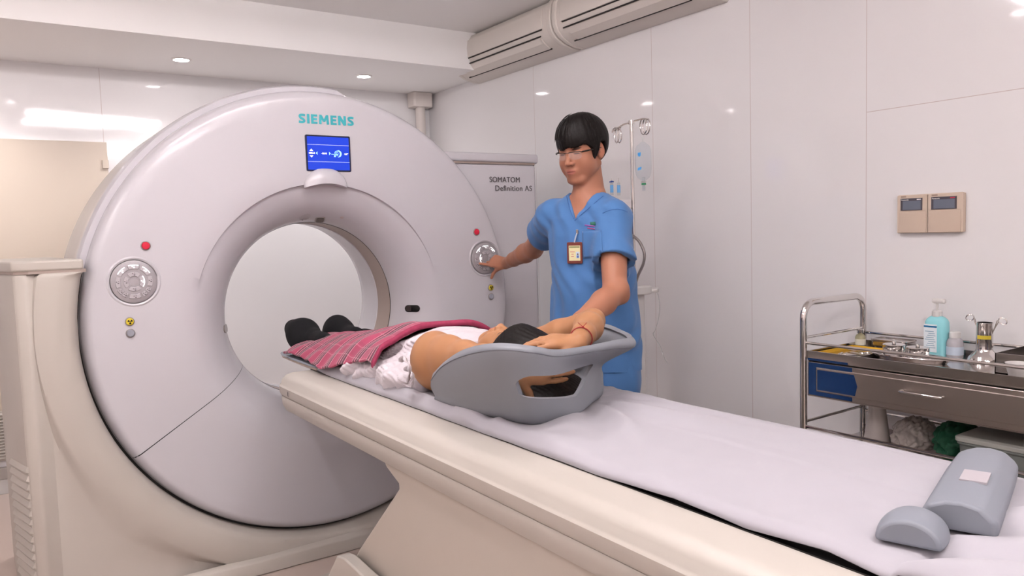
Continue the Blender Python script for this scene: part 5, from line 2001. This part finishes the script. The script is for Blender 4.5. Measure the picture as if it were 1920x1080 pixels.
def strands(name, O, B, s, c, r, spans, n, seed, m, par, rad=.0006):
    rr = random.Random(seed)
    mb = MB()
    for k in range(n):
        u0 = rr.uniform(*spans[0]); v0 = rr.uniform(*spans[1]); dv = rr.uniform(.5, 1.1) * spans[2]; du = rr.uniform(-.15, .15)
        pts = []
        for i in range(9):
            t_ = i / 8
            u, v = u0 + du * t_, v0 + dv * t_
            lift = 1.004 + .018 * rr.random() * t_ * (rr.random() < .3) + .003
            d = Vector((math.sin(u) * math.cos(v) * r[0], math.cos(u) * math.cos(v) * r[1], math.sin(v) * r[2])) if spans[3] else Vector((math.sin(u) * r[0] * math.cos(v), math.sin(v) * r[1], math.cos(u) * r[2] * math.cos(v)))
            pts.append(O + B @ ((Vector(c) + d * lift) * s))
        mb.tube(pts, [rad] * 8 + [rad * .3], 4)
    return mb.build(name, m, par)


strands('hair_strands', HO, HB, HS, (0, -.014, .041), (.0955, .1180, .1050), ((-1.5, 1.5), (.05, .35), .9, True), 130, 8, M_hair, tech)
strands('hair_strands', PO, PB, PS, (0, -.010, .060), (.096, .108, .120), ((-1.3, 1.3), (.1, .5), .7, True), 90, 4, M_hair, pat)

# white lace top
M_lace = mat('white_lace', 'c3bbc1', rough=.8, sheen=.3, bump=(110, .5, .003))
DF = Field((-.32, -1.32, .908), (.32, -.62, 1.13), .0042)
DZ_ = [-1.27, -1.22, -1.13, -1.05, -.98, -.88, -.80]
DF.fn(lambda P: loft_sdf(P, None, None, DZ_, [0, 0, 0, -.005, -.01, -.012, -.015], [.985, .985, .980, .975, .965, .950, .935], [.105, .150, .180, .185, .180, .185, .19], [.070, .086, .102, .104, .092, .072, .030], 2.1, 1)[0], 'u', .03)
DF.cap((-.19, -1.22, .945), (-.225, -.80, .935), .035, .030, .04)
DF.cap((.19, -1.22, .945), (.20, -.80, .935), .035, .030, .04)
DF.ell((-.215, -1.10, .945), (.05, .10, .030), .03)
DF.ell(tuple(nsh + V3(-.01, -.03, .0)), (.088, .085, .092), .0, mode='s')


def lacefold(P):
    x, y, z = P[..., 0], P[..., 1], P[..., 2]
    s_ = np.clip((-x + .05) / .2, 0, 1)
    return (.0050 * np.sin(z * 95 + y * 22 + 3 * np.sin(y * 12 + x * 9)) + .0032 * np.sin(y * 85 + z * 60 + 2 * np.sin(x * 30)) + .0018 * np.sin(y * 190 + 30 * np.sin(z * 22))) * (.35 + .65 * s_)


DF.disp(lacefold)
dress = DF.build('lace_top', M_lace, pat, 1)
# ruffled strap and bow at the near side
mb = MB()
for k, (px, py, rx, x) in enumerate(((764, 692, .030, -.262), (772, 706, .022, -.258))):
    c = PX(px, py, x=x)
    rings = []
    for i in range(26):
        a = 2 * math.pi * i / 25 * .78 + .6
        rr_ = rx * (1 + .15 * math.sin(a * 5))
        p0 = c + V3(-.004, math.cos(a) * rr_, math.sin(a) * rr_)
        rings.append([p0, p0 + V3(-.012 - .004 * math.sin(a * 7), math.cos(a) * .007, math.sin(a) * .007)])
    mb.loft(rings, False)
mb.build('bow', M_lace, pat, solid=.002, angle=180)

# black trousers, glimpsed below the blanket
TF = Field((-.28, -.82, .906), (.28, -.10, 1.06), .006)
for x in (-.10, .09):
    TF.chain([(V3(x, -.72, .970), .056), (V3(x * 1.0, -.42, .952), .040), (V3(x * 1.05, -.15, .950), .036)], .03)
TF.ell((-.185, -.78, .935), (.05, .10, .026), .02)
TF.plane((0, 0, .910), (0, 0, -1))
TF.build('trousers', mat('black_trousers', '1b1a1e', rough=.8), pat, 1)

# red cord bracelet on the far wrist
wa = mid(fel, fwr, .86)
wd = (fwr - fel).normalized()
MBr = frame(wa, wd)
M_cord = mat('red_cord', '8e1f26', rough=.7)
br = MB().tube([MBr @ Vector((.0305 * math.cos(R(a)), .0305 * math.sin(R(a)), .002 * math.sin(R(a * 3)))) for a in range(0, 360, 12)], .0016, 8, closed=True).build('bracelet', M_cord, pat)
kn = PX(1097, 628, x=.030)
best = min(range(0, 360, 6), key=lambda a: (MBr @ Vector((.0315 * math.cos(R(a)), .0315 * math.sin(R(a)), 0)) - CAM).length)
kp = MBr @ Vector((.0325 * math.cos(R(best + 25)), .0325 * math.sin(R(best + 25)), 0))
mb = MB()
mb.sphere(kp, .0032, 10, 8)
mb.tube([kp, kp + _r2 * .010 + _u2 * .012 - _f * .004], .0009, 6)
mb.tube([kp, kp - _r2 * .014 + _u2 * .012 - _f * .004], .0009, 6)
mb.build('knot', M_cord, br)
# gold ring on the near hand
rg = PX(1038, 697, x=-.070)
MB().tube([rg + Vector((0, 0, 0)) + (dN.normalized().cross(V3(0, 0, 1)).normalized() * math.cos(R(a)) + V3(0, 0, 1) * math.sin(R(a))) * .0085 for a in range(0, 360, 20)], .0013, 8, closed=True).build('ring', mat('gold', 'c9a15a', rough=.2, metal=1), pat)

# ============================================================ plaid blanket
def plaid():
    m = mat('plaid_cloth', '9c3354', rough=.85, sheen=.15, bump=(240, .2, .002))
    nt = m.node_tree
    b = nt.nodes['Principled BSDF']
    uv = nt.nodes.new('ShaderNodeUVMap')
    sep = nt.nodes.new('ShaderNodeSeparateXYZ')
    nt.links.new(uv.outputs[0], sep.inputs[0])

    def bands(sock, per, spans, soft=.02):
        fr = nt.nodes.new('ShaderNodeMath'); fr.operation = 'MULTIPLY'; fr.inputs[1].default_value = 1 / per
        nt.links.new(sock, fr.inputs[0])
        md = nt.nodes.new('ShaderNodeMath'); md.operation = 'FRACT'
        nt.links.new(fr.outputs[0], md.inputs[0])
        rp = nt.nodes.new('ShaderNodeValToRGB')
        rp.color_ramp.interpolation = 'CONSTANT'
        el = rp.color_ramp.elements
        el[0].position = 0; el[0].color = (0, 0, 0, 1)
        el[1].position = spans[0][0]; el[1].color = (1, 1, 1, 1)
        first_ = True
        for a, c_ in spans:
            if first_:
                first_ = False
                continue_ = None
            for pos, val in ((a, 1), (c_, 0)):
                if pos == spans[0][0] and val == 1:
                    continue
                e = el.new(pos); e.color = (val, val, val, 1)
        nt.links.new(md.outputs[0], rp.inputs[0])
        return rp.outputs[0]

    def over(cur, fac, col, k):
        mu = nt.nodes.new('ShaderNodeMath'); mu.operation = 'MULTIPLY'; mu.inputs[1].default_value = k
        nt.links.new(fac, mu.inputs[0])
        mx = nt.nodes.new('ShaderNodeMix'); mx.data_type = 'RGBA'
        nt.links.new(mu.outputs[0], mx.inputs[0])
        if cur is None:
            mx.inputs[6].default_value = b.inputs['Base Color'].default_value
        else:
            nt.links.new(cur, mx.inputs[6])
        mx.inputs[7].default_value = (*srgb(col), 1)
        return mx.outputs[2]
    u_, v_ = sep.outputs[0], sep.outputs[1]
    cur = None
    cur = over(cur, bands(v_, .115, [(.10, .34), (.42, .50)]), '3a2a33', .88)
    cur = over(cur, bands(u_, .115, [(.12, .34), (.42, .50)]), '5a2c42', .22)
    cur = over(cur, bands(v_, .115, [(.055, .080), (.215, .235), (.365, .390), (.53, .55)]), 'e8c8cc', .7)
    cur = over(cur, bands(u_, .115, [(.055, .075), (.365, .385)]), 'e0b8be', .22)
    cur = over(cur, bands(v_, .0028, [(.5, .999)]), '8a2c4a', .18)
    nt.links.new(cur, b.inputs['Base Color'])
    return m


def blanket():
    ny, nx = 150, 90
    rows, uvs = [], []
    for i in range(ny + 1):
        v = i / ny
        row, ur = [], []
        for j in range(nx + 1):
            u = j / nx
            # plan position: near edge u=0 .. far edge u=1 ; v=0 foot end .. v=1 head end
            yn = -.165 + (-1.035 + .165) * v
            yf = -.060 + (-1.055 + .060) * v
            x = -.268 + .505 * u + .010 * math.sin(v * 9) * (1 - u)
            y = yn + (yf - yn) * u + .012 * math.sin(u * 6) * v
            H = np.interp(y, [-1.10, -.95, -.80, -.60, -.40, -.25, -.12], [.176, .168, .154, .120, .092, .074, .060])
            hw = np.interp(y, [-1.1, -.7, -.3, -.1], [.235, .225, .205, .20])
            a = min(1, abs(x + .005) / (hw + .045))
            z = .9175 + H * (1 - a ** 2.6) ** .9
            legs = .010 * math.exp(-((x + .0) / .035) ** 2) * min(1, max(0, (y + .75) / .3))
            z -= legs
            z += .0035 * math.sin(y * 26 + x * 18) * min(1, a * 2.0) + .0035 * math.sin(x * 30 - y * 9 + 1) + .002 * math.sin(y * 60 + x * 35)
            z += (.010 + .010 * min(1, max(0, (v - .35) / .4))) * max(0, 1 - u * 4)
            # lift of the folded corner nearest the shoulder
            z += .022 * max(0, v - .86) / .14 * max(0, 1 - abs(u - .06) / .10)
            row.append((x, y, z))
            ur.append((x * 1.08 + .06 * v, y))
        rows.append(row)
        uvs += ur
    mb = MB().loft(rows, False)
    me = bpy.data.meshes.new('blanket')
    t = thing('blanket', (0, -.6, .92), 'folded pink and grey plaid blanket over the legs and hips of the lying person', 'blanket')
    me.from_pydata([Vector(p) - t.location for p in mb.v], [], mb.f)
    l = me.uv_layers.new(name='UVMap')
    for poly in me.polygons:
        for li in poly.loop_indices:
            l.data[li].uv = uvs[me.loops[li].vertex_index]
    me.polygons.foreach_set('use_smooth', [True] * len(me.polygons))
    MP = plaid()
    me.materials.append(MP)
    o = bpy.data.objects.new('cloth', me)
    COL.objects.link(o)
    o.parent = t
    md = o.modifiers.new('s', 'SOLIDIFY'); md.thickness = .009; md.offset = 1
    md = o.modifiers.new('b', 'BEVEL'); md.width = .003; md.segments = 2; md.limit_method = 'ANGLE'
    # second layer of the fold along the head-end edge
    e = [rows[-1][j] for j in range(0, nx + 1, 2)]
    rings = []
    for p in e:
        p = Vector(p)
        rings.append([p + V3(0, .010 * math.cos(R(a)) + .004, .0105 * math.sin(R(a)) + .0005) for a in range(0, 360, 30)])
    MB().loft(rings).build('folded_edge', mat('plaid_edge', '8c2c4a', rough=.85, noise=(60, .35)), t)


blanket()
